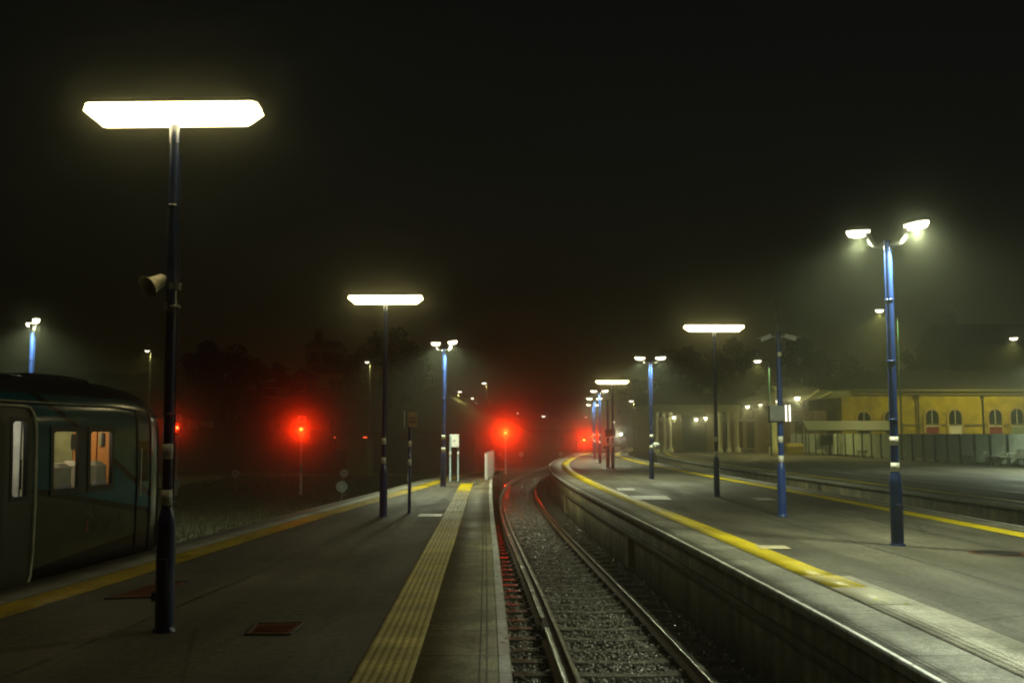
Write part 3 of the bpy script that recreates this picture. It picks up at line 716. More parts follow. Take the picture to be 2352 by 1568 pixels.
# striped sign post, two legged sign, end barrier
b = g(940, 1177); b.z = 0
o = thing('sign_post', 'thin black and white banded post carrying two small square boards', 'sign post', b)
H = at(940, 946, b.y).z
MB().lathe([(.05, 0), (.05, .012), (.036, .02), (.034, H-.28), (.034, H)], 14).build('post', navy, o)
for y0, y1 in ((1012, 1026), (1054, 1069)):
    z1, z0 = at(940, y0, b.y).z, at(940, y1, b.y).z
    MB().lathe([(.03, z0), (.037, z0), (.037, z1), (.03, z1)], 14).build('white_band', band_m, o)
z1, z0 = at(945, 946, b.y).z, at(945, 980, b.y).z
wood = mat('brown_sign_face', (.36, .27, .15), .5, var=.15)
sb = MB().box(.055, -.03, (z0+z1)/2, .19, .03, z1-z0, .35, bev=.005).build('sign_board', wood, o)
MB().box(.06, -.050, (z0+z1)/2+.03, .13, .004, .04, .35).box(.06, -.050, (z0+z1)/2-.05, .13, .004, .05, .35).build('sign_print', mat('sign_print', (.16, .10, .05), .6), sb)
MB().box(-.115, -.02, (z0+z1)/2+.01, .02, .25, z1-z0+.02, .12, bev=.004).build('sign_board', white_m, o)
a1, a2 = g(1033.8, 1105), g(1048.5, 1098)
o = thing('information_sign', 'small white notice board on two pale blue legs by the left platform end', 'sign', (a1.x, a1.y, 0))
pale_blue = mat('pale_blue_paint', (.30, .42, .48), .4)
Hs = at(1042, 997, 34).z; Hb = at(1042, 1026, 34).z
dx, dy = a2.x - a1.x, .25
for k, (x, y) in enumerate(((0, 0), (dx + .16, dy))):
    l = MB().lathe([(.042, 0), (.042, .01), (.03, .02), (.028, Hs-.05)], 12, (x, y, 0)).build('leg', pale_blue, o)
    MB().lathe([(.026, .84), (.032, .84), (.032, .98), (.026, .98)], 12, (x, y, 0)).build('white_band', white_m, l)
sgn = MB().box(.13, dy/2-.045, (Hs+Hb)/2, .31, .03, Hs-Hb, 0, bev=.006).build('sign_board', white_m, o)
MB().box(.13, dy/2-.062, (Hs+Hb)/2, .07, .004, .07, 0).build('sign_print', mat('grey_print', (.35, .36, .40), .6), sgn)
a1, a2 = g(1117, 1102), g(1135, 1084)
o = thing('end_barrier', 'slanting white barrier panel at the end of the left platform', 'barrier', (a1.x, a1.y, 0))
dx, dy = .13, 6.6
HB = at(1113, 1043, a1.y).z
mb = MB()
mb.add([(0, 0, .02), (dx, dy, .02), (dx, dy, HB), (0, 0, HB), (.03, -.005, .02), (dx+.03, dy-.005, .02), (dx+.03, dy-.005, HB), (.03, -.005, HB)],
       [(0, 3, 2, 1), (4, 5, 6, 7), (0, 4, 7, 3), (1, 2, 6, 5), (3, 7, 6, 2), (0, 1, 5, 4)])
mb.build('panel', white_m, o)
MB().path([(-.03, 0, 0), (-.03, 0, HB+.02), (dx-.03, dy, HB+.02), (dx-.03, dy, 0)], .024, 10).build('frame', white_m, o)
for t in (.25, .5, .75): MB().tube((dx*t-.03, dy*t, 0), (dx*t-.03, dy*t, HB), .02, n=8).build('post', grey_metal, o)

# white round box on the twin lamp, second post of the far island, small post
p = at(1507, 1024, g(1497, 1100).y - .12)
o = thing('speaker_box', 'round pale box hanging on the twin lamp post before the canopy columns', 'loudspeaker', p)
MB().lathe([(.05, -.12), (.12, -.10), (.13, 0), (.12, .09), (.06, .12)], 16).build('body', mat('pale_grey_plastic', (.42, .45, .40), .5), o)
MB().tube((-.12, .10, 0), (0, .02, 0), .02, n=8).build('bracket', grey_metal, o)
b = g(1396.5, 1072); b.z = 0
o = thing('camera_mast', 'dark post with a flat notice box, left of the farthest fluorescent lamp', 'camera mast', b)
H = at(1396, 918, b.y).z; column_parts(o, H, .085, .05, 1.0)
MB().path([(-.35, 0, H-.1), (-.15, 0, H), (.15, 0, H), (.35, 0, H-.1)], .03, 8).build('cross_arm', grey_metal, o)
z1, z0 = at(1400, 985, b.y).z, at(1400, 1002, b.y).z
MB().box(.12, -.09, (z0+z1)/2, .50, .06, z1-z0, bev=.01).build('notice_box', mat('dark_board', (.05, .05, .04), .6), o)

# ------------------------------------------------------------------ signals
RED_EMIT = emit('red_signal_lens', (1.0, .06, .008), 3.0)
RED_CORE = emit('signal_core', (1.0, .42, .12), 5.0)
YEL = mat('red_repeater', (.4, .03, .02), .4)
def signal(label, base, lens, number=None, ladder=True, power=60000, cone=4.0, post_m=None, emitm=None, hy=0):
    o = thing('signal', label, 'railway signal', base, 0, 'red railway signals')
    L_ = lens - base; post_m = post_m or mat('pale_signal_post', (.55, .55, .48), .5, var=.25)
    face = math.atan2(-lens.x, lens.y)*-1
    mb = MB().lathe([(.13, 0), (.13, .03), (.075, .05), (.06, .9)], 14).lathe([(.06, .9), (.085, .91), (.085, .97), (.055, .98), (.05, L_.z - .42)], 14)
    mb.box(-.07, -.05, 1.02, .1, .1, .08)
    mb.build('post', post_m, o)
    hd = MB().box(0, .04, L_.z - .02, .34, .16, .62, bev=.04)
    hd.tube((0, -.03, L_.z), (0, -.05, L_.z), .125, n=24)
    hh = hd.build('signal_head', black_m, o)
    rings = []
    for yy in (-.05, -.24):
        rings.append([(.13*math.cos(R(a)), yy + (.06 if a < 20 or a > 160 else 0), L_.z + .13*math.sin(R(a))) for a in range(-10, 191, 20)])
    MB().loft(rings, cap=False, closed=False).build('hood', black_m, hh)
    MB().tube((0, -.050, L_.z), (0, -.058, L_.z), .095, n=24).build('lens', emitm or RED_EMIT, hh)
    MB().tube((0, -.058, L_.z), (0, -.064, L_.z), .035, n=16).build('bulb', RED_CORE, hh)
    MB().box(0, .02, L_.z - .40, .20, .12, .16, bev=.01).build('mounting', post_m, o)
    if number:
        pl = MB().box(0, -.02, L_.z + .46, .40, .015, .30, bev=.006).box(0, .0, L_.z + .34, .03, .02, .2).build('number_plate', white_m, o)
        text('number', number, .28, black_m, pl, (0, -.031, L_.z + .45), (math.pi/2, 0, 0))
    if ladder:
        MB().path([(.30, .02, .1), (.30, .02, L_.z - .2)], .012, 6).box(.30, 0, L_.z - .42, .2, .10, .22, bev=.02).path([(.05, .02, L_.z - .3), (.30, .02, L_.z - .3)], .012, 6).build('side_box', rail_rust, o)
    d = Vector((0, 0, EYE)) - lens
    light('SPOT', hh, (0, -.30, L_.z), power, (1.0, .022, .002), .05, cone, .65, d, 'signal_beam')
    if power > 400: light('SPOT', hh, (0, -.30, L_.z), power*.22, (1.0, .022, .002), .05, 7.4, .6, Vector((d.x, d.y, d.z - d.length*.108)), name='close_viewing_beam')
    return o
def sig(label, bx, by, lx, ly, Y, z=GROUND_Z, **k):
    l = at(lx, ly, Y); b = Vector((l.x, Y, z)); return signal(label, b, l, **k)
sig('red signal with number plate 4 on a pale post before the dark wall', 698, 1130, 693, 985, 46, number='4', power=700, cone=2.9)
sig('red signal half hidden by the nearest lamp post', 405, 1130, 408, 982, 46, number='3', power=130, cone=2.2, ladder=False)
sig('brightest red signal straight ahead beyond the end of the left platform', 1160, 1060, 1161, 994, 70, power=2200, cone=3.2, ladder=False)
sig('left of two dim red signals beside the far end of the island platform', 1343, 1050, 1341, 1010, 118, power=1500, cone=2.4, ladder=False)
sig('right of two dim red signals beside the far end of the island platform', 1366, 1050, 1362, 1001, 112, power=1500, cone=2.4, ladder=False)

# round white ground discs
disc_m = mat('white_disc', (.80, .83, .82), .4, var=.1); disc_g = mat('weathered_disc', (.30, .38, .33), .5, var=.25)
def disc(label, px, py, Y, r, m, face=True):
    c = at(px, py, Y); o = thing('ground_signal', label, 'ground signal', (c.x, Y, GROUND_Z), 0, 'round ground signals')
    h = c.z - GROUND_Z
    MB().tube((0, .03, 0), (0, .03, h), .025, n=8).box(0, .03, .03, .2, .2, .06).build('stalk', grey_metal, o)
    d = MB().tube((0, .02, h), (0, 0, h), r, n=28).build('disc', m, o)
    MB().tube((0, 0, h), (0, -.004, h), r*.38, n=18).build('centre_spot', mat('blue_grey_spot', (.36, .46, .56), .5), d)
disc('white disc ground signal in the dark yard left of the numbered signal', 541, 1087, 50, .19, disc_m)
disc('higher white disc of the pair left of the second lamp post', 790, 1086, 46, .18, disc_m)
disc('lower greenish disc of the pair left of the second lamp post', 785, 1117, 40.4, .23, disc_g)
disc('greenish disc beside the base of the nearest lamp post, near the train', 400, 1112, 41, .22, disc_g)
disc('small white disc right below the brightest red signal', 1197, 1043, 88, .21, disc_m)
disc('small white disc close left below the brightest red signal', 1149, 1043, 92, .17, disc_m)
disc('faint small disc above the white end barrier', 1103, 1046, 95, .15, disc_g)
disc('small white disc left of the far curve of the island platform', 1288, 1041, 90, .17, disc_m)

# ------------------------------------------------------------------ the train
def train_paint():
    m, N, L, B = newmat('train_livery')
    tc = N.new('ShaderNodeTexCoord'); sp = N.new('ShaderNodeSeparateXYZ'); L.new(tc.outputs['Object'], sp.inputs[0]); y, z = sp.outputs[1], sp.outputs[2]
    def above(y0, z0, sl, o_=0):
        return math_node(N, L, 'GREATER_THAN', z, math_node(N, L, 'ADD', math_node(N, L, 'MULTIPLY', math_node(N, L, 'SUBTRACT', y, y0), sl), z0 + o_))
    def mix(f, a, b):
        n = N.new('ShaderNodeMix'); n.data_type = 'RGBA'; L.new(f, n.inputs[0])
        for i, c in ((6, a), (7, b)):
            if isinstance(c, tuple): n.inputs[i].default_value = (*c, 1)
            else: L.new(c, n.inputs[i])
        return n.outputs[2]
    black, silver, teal, grey = (.008, .009, .008), (.055, .058, .036), (.0, .085, .12), (.045, .125, .125)
    c = mix(above(.85, 1.0, -.147), black, silver)
    c = mix(above(.85, 1.0, -.147, -.075), silver, black)
    c = mix(above(.85, 1.0, -.147), c, teal)
    c = mix(above(1.37, 1.875, -.46, -.06), c, black)
    c = mix(above(1.37, 1.875, -.46, .03), c, grey)
    lowb = math_node(N, L, 'LESS_THAN', z, math_node(N, L, 'ADD', math_node(N, L, 'MULTIPLY', math_node(N, L, 'SUBTRACT', y, .2), .065), .06))
    c = mix(lowb, c, black)
    roof = math_node(N, L, 'GREATER_THAN', z, 2.05)
    c = mix(roof, c, (.03, .03, .03))
    no = N.new('ShaderNodeTexNoise'); no.inputs['Scale'].default_value = 3; no.inputs['Detail'].default_value = 5; L.new(tc.outputs['Object'], no.inputs['Vector'])
    mr = N.new('ShaderNodeMapRange'); mr.inputs[1].default_value = .3; mr.inputs[2].default_value = .7; mr.inputs[3].default_value = .75; mr.inputs[4].default_value = 1.1; L.new(no.outputs[0], mr.inputs[0])
    cmb = N.new('ShaderNodeCombineColor'); [L.new(mr.outputs[0], cmb.inputs[i]) for i in range(3)]
    mu = N.new('ShaderNodeMix'); mu.data_type = 'RGBA'; mu.blend_type = 'MULTIPLY'; mu.inputs[0].default_value = 1; L.new(c, mu.inputs[6]); L.new(cmb.outputs[0], mu.inputs[7])
    L.new(mu.outputs[2], B.inputs['Base Color']); B.inputs['Roughness'].default_value = .17; B.inputs['Specular IOR Level'].default_value = .5
    return m
TR = thing('train', 'grey and teal passenger train with lit windows at the left platform', 'train', (-6.74, 10.25, 0), -math.atan(.085))
TR.location.y += .17; TR.location.x += .012
livery = train_paint()
prof = [(1.25, -.62), (1.33, -.35), (1.345, 0), (1.35, .40), (1.352, .92), (1.351, .955), (1.345, 1.28), (1.335, 1.62), (1.33, 1.73), (1.31, 1.87), (1.26, 2.00), (1.16, 2.15), (1.0, 2.25), (.6, 2.315), (0, 2.33)]
ST = [(-14, 1, 1), (-8, 1, 1), (-3, 1, 1), (-.55, 1, 1), (-.1, 1, 1), (.15, 1, 1), (.41, 1, 1), (.68, 1, 1), (.82, 1, 1), (1.24, 1, 1), (1.78, 1, 1), (2.08, 1, 1), (2.3, 1, 1), (2.62, 1, 1), (3.0, 1, .99), (3.35, 1, .965), (3.72, 1, .94), (4.0, .985, .905), (4.25, .925, .85), (4.5, .84, .75), (4.7, .72, .60), (4.82, .55, .45), (4.88, .3, .35)]
full = prof + [(-t, z) for t, z in prof[-2::-1]]
def sec(y, w, k):
    bow = max(0, 1.0 - (y - 4.3)*.9) if y > 4.3 else 1
    return [(t*w, y, (1.1 + (z-1.1)*k) if z > 1.1 else (z if y < 4.3 else -.62*0 + (1.1 - (1.1 - z)*(1 if z > .2 else 1)))) for t, z in full]
holes = {(.41, .68): (.92, 1.73), (1.24, 1.78): (.955, 1.62), (2.08, 2.30): (.955, 1.62), (2.30, 2.62): (.955, 1.62), (-.1, .15): (.92, 1.73)}
mb = MB(); rings = [sec(*s) for s in ST]; n = len(full); vs = [p for r in rings for p in r]; fs = []
for k in range(len(ST)-1):
    y0, y1 = ST[k][0], ST[k+1][0]; hz = holes.get((y0, y1))
    for i in range(n-1):
        za, zb = full[i][1], full[i+1][1]
        if hz and full[i][0] > 0 and za >= hz[0]-1e-6 and zb <= hz[1]+1e-6: continue
        fs.append((k*n+i, k*n+i+1, (k+1)*n+i+1, (k+1)*n+i))
mb.add(vs, fs, True); mb.add(rings[-1], [tuple(range(n))]); mb.add(rings[0], [tuple(range(n-1, -1, -1))])
body = mb.build('body', livery, TR)
rubber = mat('black_rubber', (.008, .008, .008), .4, var=.2)
dgl = glass('train_glass', (.9, .95, .92), .05, alpha=.10)
def sidex(z):                                                    # body side at a height
    zs = [p[1] for p in prof]; ts = [p[0] for p in prof]; return float(np.interp(z, zs, ts))
def frame(y0, y1, z0, z1, w, name, par, m=None, d=.012):
    mb = MB(); zl = np.linspace(z0 - w, z1 + w, 6)
    def bar(ya, yb, za, zb):
        for q in range(4):
            a, b_ = za + (zb-za)*q/4, za + (zb-za)*(q+1)/4
            x0, x1 = sidex(a), sidex(b_)
            mb.add([(x0-.03, ya, a), (x0+d, ya, a), (x0+d, yb, a), (x0-.03, yb, a), (x1-.03, ya, b_), (x1+d, ya, b_), (x1+d, yb, b_), (x1-.03, yb, b_)],
                   [(0, 1, 2, 3), (7, 6, 5, 4), (0, 4, 5, 1), (1, 5, 6, 2), (2, 6, 7, 3), (3, 7, 4, 0)])
    bar(y0-w, y0, z0-w, z1+w); bar(y1, y1+w, z0-w, z1+w); bar(y0, y1, z0-w, z0); bar(y0, y1, z1, z1+w)
    c = .045                                                     # rounded corners
    for sy, yy in ((1, y0), (-1, y1)):
        for sz, zz in ((1, z0), (-1, z1)):
            x = sidex(zz); mb.add([(x+d*.9, yy, zz), (x+d*.9, yy+sy*c, zz), (x+d*.9, yy+sy*c*.3, zz+sz*c*.3), (x+d*.9, yy, zz+sz*c)], [(0, 1, 2, 3) if sy*sz > 0 else (3, 2, 1, 0)])
    return mb.build(name, m or rubber, par)
def pane(y0, y1, z0, z1, par):
    mb = MB(); x0, x1 = sidex(z0)-.012, sidex(z1)-.012
    mb.add([(x0, y0, z0), (x0, y1, z0), (x1, y1, z1), (x1, y0, z1)], [(0, 1, 2, 3)]); return mb.build('pane', dgl, par)
for (y0, y1) in ((1.24, 1.78), (2.08, 2.62)):
    f_ = frame(y0, y1, .955, 1.62, .065, 'window', TR); pane(y0, y1, .955, 1.62, f_)
# dark panel between the windows
mb = MB(); mb.add([(sidex(.9)+.006, 1.85, .86), (sidex(.9)+.006, 2.01, .86), (sidex(1.69)+.006, 2.01, 1.69), (sidex(1.69)+.006, 1.85, 1.69)], [(0, 1, 2, 3)]); mb.build('window_surround', black_m, TR)
# doors: two leaves with lit windows, bright curved rim
door_m = mat('train_door_grey', (.04, .042, .03), .35, coat=.1)
for (ya, yb, wa, wb) in ((.205, .80, .41, .68), (-.62, .195, -.1, .15)):
    mb = MB(); zz = [-.02, .4, .92, 1.2, 1.5, 1.73, 1.88]
    for q in range(len(zz)-1):
        for (c0, c1) in ((ya, wa), (wa, wb), (wb, yb)):
            if (c0, c1) == (wa, wb) and .91 < zz[q] and zz[q+1] < 1.74: continue
            mb.add([(sidex(zz[q])+.015, c0, zz[q]), (sidex(zz[q])+.015, c1, zz[q]), (sidex(zz[q+1])+.015, c1, zz[q+1]), (sidex(zz[q+1])+.015, c0, zz[q+1])], [(0, 1, 2, 3)])
    d = mb.build('door', door_m, TR)
    w_ = frame(wa, wb, .92, 1.73, .045, 'window', d, d=.022); pane(wa, wb, .92, 1.73, w_)
    MB().path([(sidex(1.0)+.05, wa+.10, 1.0), (sidex(1.3)+.05, wa+.10, 1.32)], .012, 8).build('handle', rubber, d)
mb = MB(); pts = [(sidex(z)+.03, y, z) for y, z in ((.62, -.25), (.74, -.1), (.815, .05), (.835, .3), (.84, .8), (.84, 1.3), (.835, 1.65), (.81, 1.80), (.74, 1.885), (.6, 1.90), (-.6, 1.905))]
mb.path(pts, .016, 8); mb.build('door_rim', mat('pale_door_rim', (.5, .5, .42), .35), TR)
mb = MB(); pts = []; zz = np.linspace(.95, 1.72, 23)              # toothed rubber seal where the door leaves meet
ring0 = [(sidex(z)+.03, .20 + (.035 if i % 2 else .062), z) for i, z in enumerate(zz)]; ring1 = [(sidex(z)+.03, .20 - (.035 if i % 2 else .062), z) for i, z in enumerate(zz)]
mb.add(ring0 + ring1, [(i, i+1, i+1+len(zz), i+len(zz)) for i in range(len(zz)-1)])
mb.box(1.36, .2, .45, .04, .07, 1.0); mb.build('door_seal', rubber, TR)
# cab door, gutter, nose details
mb = MB()
for ya, yb, m_ in ((3.33, 3.36, 0), (3.74, 3.77, 0), (4.08, 4.10, 0)):
    k_ = np.interp(ya, [s[0] for s in ST], [s[2] for s in ST])
    P_ = []
    for z in np.linspace(0, 1.95, 14):
        P_.append((sidex(z)*np.interp(ya, [s[0] for s in ST], [s[1] for s in ST])+.008, (ya+yb)/2, (1.1 + (z-1.1)*k_) if z > 1.1 else z))
    mb.path(P_, .012, 6)
mb.build('panel_seam', rubber, TR)
mb = MB(); mb.add([(1.358, 3.42, .95), (1.358, 3.68, .95), (1.345, 3.68, 1.5), (1.345, 3.42, 1.5)], [(0, 1, 2, 3)]); cd = mb.build('cab_window', glass('dark_glass', (.01, .012, .012), .05), TR)
MB().path([(1.385, 3.39, .75), (1.385, 3.39, 1.4)], .013, 8).build('grab_rail', mat('pale_handrail', (.6, .6, .5), .3), TR)
mb = MB(); mb.path([(sidex(1.92)*1.0+.012, y, (1.1 + (1.95-1.1)*np.interp(y, [s[0] for s in ST], [s[2] for s in ST]))) for y in np.linspace(-13, 3.6, 40)], .012, 6); mb.build('gutter', mat('pale_gutter', (.35, .36, .32), .3), TR)
# roof equipment
mb = MB(); rings = []
for y, w, h in ((1.3, .80, 2.27), (1.6, .90, 2.325), (2.4, .90, 2.33), (3.0, .86, 2.31), (3.2, .70, 2.26)):
    rings.append([(-w, y, 2.2), (-w*.9, y, h), (w*.9, y, h), (w, y, 2.2)])
mb.loft(rings, smooth=False); mb.build('roof_fairing', mat('dark_roof_grey', (.03, .03, .03), .35), TR)
# underframe, wheels, coupler
mb = MB(); mb.box(0, -5, -.86, 2.5, 17, .5); mb.box(0, 4.3, -.80, 2.0, 1.5, .5, bev=.1); mb.build('underframe', black_m, TR)
for yb in (-1.2, 1.4):
    for s in (-1, 1):
        MB().tube((s*.70, yb, -.50), (s*.83, yb, -.50), .42, n=24).tube((s*.83, yb, -.5), (s*.88, yb, -.5), .12, n=12).build('wheel', rail_rust, TR)
mb = MB(); mb.box(0, 4.95, -.28, .45, .5, .3, bev=.04); mb.tube((0, 4.9, -.28), (0, 5.25, -.28), .1, n=10); mb.build('coupler', rail_rust, TR)
for s in (-1, 1): MB().tube((s*.75, 4.70, .35), (s*.75, 4.86, .35), .11, n=16).build('headlight', glass('dark_glass'), TR)
# interior seen through the windows
orange = mat('orange_panel', (.62, .26, .06), .5, var=.12); cream = mat('cream_panel', (.60, .56, .40), .5, var=.1); seat_m = mat('pale_seat_cover', (.42, .41, .34), .7, var=.15, bump=.3)
it = MB().box(-1.1, 2.2, 1.2, .03, 2.2, 1.6).build('interior_wall', cream, TR)
MB().box(0, .5, .12, 2.4, 5.4, .05).build('floor', mat('grey_floor', (.12, .12, .12), .5), it)
MB().box(0, .5, 1.96, 2.2, 5.4, .04).build('ceiling', cream, it)
MB().box(-.2, 3.1, 1.05, 2.2, .04, 1.75).box(1.10, 3.1, 1.05, .36, .04, 1.75).build('partition', orange, it)
MB().box(-.4, .1, 1.1, .03, 1.75, 1.7).box(.05, 1.12, 1.05, 2.2, .03, 1.75).build('vestibule_wall', cream, it)
MB().box(.98, 1.095, 1.05, .10, .02, 1.7).build('draught_screen', mat('white_joinery', (.7, .7, .66)), it)
MB().box(-.38, .37, 1.55, .01, .10, .16).build('yellow_notice', mat('yellow_notice', (.75, .6, .03), .5), it)
MB().box(.60, 3.05, 1.49, .07, .02, .20).box(1.0, 3.06, 1.52, .03, .02, .18).build('dark_screen', black_m, it)
MB().box(.42, 3.07, 1.05, .32, .03, 1.7).box(.965, 3.06, 1.52, .035, .02, .18).build('green_panel', mat('olive_panel', (.30, .33, .17), .5), it)
for y in (1.62, 2.48):
    st = MB().box(1.03, y+.02, 1.0, .50, .36, .50, bev=.055).box(1.03, y-.02, .45, .46, .5, .16, bev=.05).build('seat', seat_m, TR)
    MB().box(1.29, y-.02, .98, .03, .30, .05, bev=.01).build('armrest', mat('lilac_grey_plastic', (.35, .33, .42), .5), st)
for y in (2.1, 2.55): MB().box(.2, y, 1.72, .35, .09, .12).build('handhold', mat('yellow_notice', (.75, .6, .03), .5), it)
cl = MB().box(0, 1.2, 1.93, .18, 4.0, .02).build('ceiling_light', emit('train_ceiling_light', (1, .88, .6), 1.6), it)
light('POINT', cl, (.75, 1.55, 1.78), 6.0, (1, .85, .6), .08); light('POINT', cl, (.75, 2.45, 1.78), 6.0, (1, .8, .5), .08); light('POINT', cl, (.6, .35, 1.75), 9, (1, .95, .75), .08)
# faded operator marks low on the body side
mk = mat('faded_print', (.06, .06, .055), .5); rk = mat('faded_red_print', (.12, .02, .015), .5)
mb = MB()
for (y, z, a, l) in ((2.05, .70, 1.2, .16), (2.10, .66, 2.0, .15), (2.0, .62, .4, .14), (2.12, .58, 2.6, .14)):
    c, s = math.cos(a)*l/2, math.sin(a)*l/2; x = 1.356
    mb.add([(x, y-c, z-s), (x, y+c, z+s), (x, y+c+.02, z+s+.03), (x, y-c+.02, z-s+.03)], [(0, 1, 2, 3)])
mb.build('printed_mark', mk, TR)
mb = MB(); mb.add([(1.356, 2.02, .40), (1.356, 2.08, .40), (1.356, 2.07, .55), (1.356, 2.03, .55)], [(0, 1, 2, 3)]); mb.build('printed_mark', rk, TR)

# ------------------------------------------------------------------ street lamps and small far lamps
sodium = (1.0, .92, .30)
def street_lamp(label, hx, hy, px, Y, arm=None, base_z=GROUND_Z, energy=300, col=sodium, r=.07, es=60, head=.22, spot=155, group='street lamps beyond the station', pole_m=None, name='street_lamp', aimx=0):
    hp = at(hx, hy, Y); pp = at(px, hy, Y)
    o = thing(name, label, 'street lamp', (pp.x, Y, base_z), 0, group)
    H = hp.z - base_z; dx = hp.x - pp.x
    mb = MB().lathe([(r*1.5, 0), (r*1.5, 1.0), (r, 1.15), (r*.7, H - .12)], 10)
    mb.build('pole', pole_m or grey_metal, o)
    MB().path([(0, 0, H-.16), (dx*.12, 0, H-.02), (dx*.5, 0, H+.06), (dx, 0, H+.06)], r*.55, 8).build('lamp_arm', pole_m or grey_metal, o)
    s = head
    hh = MB().lathe([(s*.5, .0), (s, -.0), (s*.95, .05), (s*.5, .10), (.02, .12)], 14, (dx, 0, H)).build('lamp_head', housing, o)
    MB().lathe([(s*.93, 0), (s*.8, -s*.35), (s*.45, -s*.55), (.01, -s*.6)], 14, (dx, 0, H)).build('lens', emit('street_lens_%d' % es, (1, .9, .66), min(4, es*.25)), hh)
    if energy: light('SPOT', hh, (dx, 0, H - s*.75), energy, col, .1, spot, .6, (aimx, .35 if aimx else 0, -1))
    return o
teal_pole = mat('teal_pole_paint', (.03, .10, .09), .4)
street_lamp('tall car park lamp just left of the large twin headed post', 2020, 712, 2061, 78, energy=2800, head=.36, es=40, pole_m=teal_pole)
street_lamp('bright street lamp above the far right end of the yellow building', 2328, 776, 2420, 84, energy=3300, head=.36, es=30, aimx=-.1)
street_lamp('street lamp with a teal pole left of the blue camera mast', 1740, 828, 1767, 72, energy=1300, head=.30, es=40, pole_m=teal_pole)
street_lamp('thin street lamp between the train and the nearest lamp post', 338, 805, 347, 60, energy=350, head=.15, es=12, r=.06)
street_lamp('thin street lamp left of the second fluorescent lamp post', 843, 831, 851, 75, energy=350, head=.17, es=14, r=.07)
street_lamp('highest of the four far street lamps left of the brightest red signal', 1112, 879, 1118, 115, energy=260, head=.28, es=16)
street_lamp('leftmost of the four far street lamps left of the brightest red signal', 1056, 899, 1052, 120, energy=260, head=.25, es=16)
street_lamp('third lowest of the four far street lamps on the hill road', 1085, 914, 1081, 135, energy=260, head=.24, es=16)
street_lamp('lowest of the four far street lamps on the hill road', 1092, 926, 1088, 150, energy=260, head=.24, es=14)
street_lamp('small white street lamp above the far bridge', 1248, 955, 1251, 165, energy=0, head=.34, es=20)
street_lamp('faint bluish street lamp above the brightest red signal', 1189, 948, 1191, 170, energy=0, head=.24, es=6)
street_lamp('small street lamp just left of the twin lamp post with the round box', 1450, 920, 1456, 110, energy=500, head=.26, es=16)
street_lamp('street lamp seen against the twin lamp post before the canopy', 1488, 907, 1494, 100, energy=260, head=.26, es=30)
street_lamp('tiny street lamp right of the farthest fluorescent lamp', 1409, 968, 1412, 140, energy=0, head=.24, es=12)
street_lamp('tiny street lamp left of the far island lamps', 1346, 957, 1349, 160, energy=0, head=.24, es=5)
# a pair of bright lamps beyond the island platform end: headlamps of a parked van
vx = at(1417, 997, 100)
o = thing('parked_van', 'parked van with two bright headlights beyond the island platform', 'van', (vx.x, 100, 0))
MB().loft([[(-.95, 0, .35), (.95, 0, .35), (.95, 0, 1.25), (-.95, 0, 1.25)], [(-1, .4, .3), (1, .4, .3), (1, .5, 1.35), (-1, .5, 1.35)], [(-1, 1.0, .3), (1, 1.0, .3), (.88, 1.3, 2.05), (-.88, 1.3, 2.05)], [(-1, 4.6, .3), (1, 4.6, .3), (.9, 4.6, 2.1), (-.9, 4.6, 2.1)]], smooth=False).build('body', mat('dark_van_paint', (.05, .05, .05), .3, coat=.5), o)
MB().add([(-.85, .62, 1.42), (.85, .62, 1.42), (.78, 1.22, 1.98), (-.78, 1.22, 1.98)], [(0, 1, 2, 3)]).build('windscreen', glass('dark_glass'), o)
for s in (-1, 1):
    for y in (.9, 3.8): MB().tube((s*.82, y, .33), (s*1.0, y, .33), .33, n=18).build('wheel', rubber, o)
    zc = vx.z
    MB().tube((s*.42, -.02, zc), (s*.42, .0, zc), .13, n=16).build('headlight', emit('headlight', (1, .95, .8), 4), o)
light('POINT', o, (0, -.5, vx.z), 60, (1, .95, .8), .2)

# ------------------------------------------------------------------ buildings
yb = brick('yellow_brick', (.46, .36, .006), (.52, .41, .008), (.34, .27, .02), w=.45, h=.15)
slate = mat('dark_slate', (.035, .036, .036), .6, var=.3, scale=2, bump=.4, bscale=8)
white_paint = mat('white_joinery', (.55, .56, .47), .5, var=.15); red_door = mat('red_door_paint', (.22, .03, .015), .45); green_door = mat('pale_green_door', (.28, .36, .26), .5)
iron = mat('dark_downpipe', (.03, .03, .025), .5)
dpane = glass('dark_window_pane', (.02, .025, .02), .08)
YB = 90.0
xl, xr = at(1932, 900, YB).x, at(2352, 900, YB).x + 22
ze = at(2200, 893, YB).z
o = thing('station_building', 'long yellow brick station building with arched doors and windows', 'building', ((xl+xr)/2, YB, 0))
hw = (xr - xl)/2; X0 = (xl+xr)/2
wl_ = MB().box(0, 5, (ze+GROUND_Z)/2, 2*hw, 10, ze-GROUND_Z).build('wall', yb, o)
zs = at(2200, 975, YB).z
MB().box(0, -.04, zs, 2*hw, .08, .16).build('string_course', mat('stone_course', (.20, .16, .07), .7), wl_)
MB().box(0, -.12, ze-.12, 2*hw+.5, .30, .22).box(0, -.10, ze-.5, 2*hw, .12, .10).build('eaves', mat('eaves_board', (.12, .11, .05), .6), o)
MB().loft([[(-hw-.3, -.3, ze), (hw+.3, -.3, ze), (hw+.3, 10.3, ze), (-hw-.3, 10.3, ze)], [(-hw+4, 4.6, ze+2.0), (hw-4, 4.6, ze+2.0), (hw-4, 5.4, ze+2.0), (-hw+4, 5.4, ze+2.0)]], smooth=False).build('roof', slate, o)
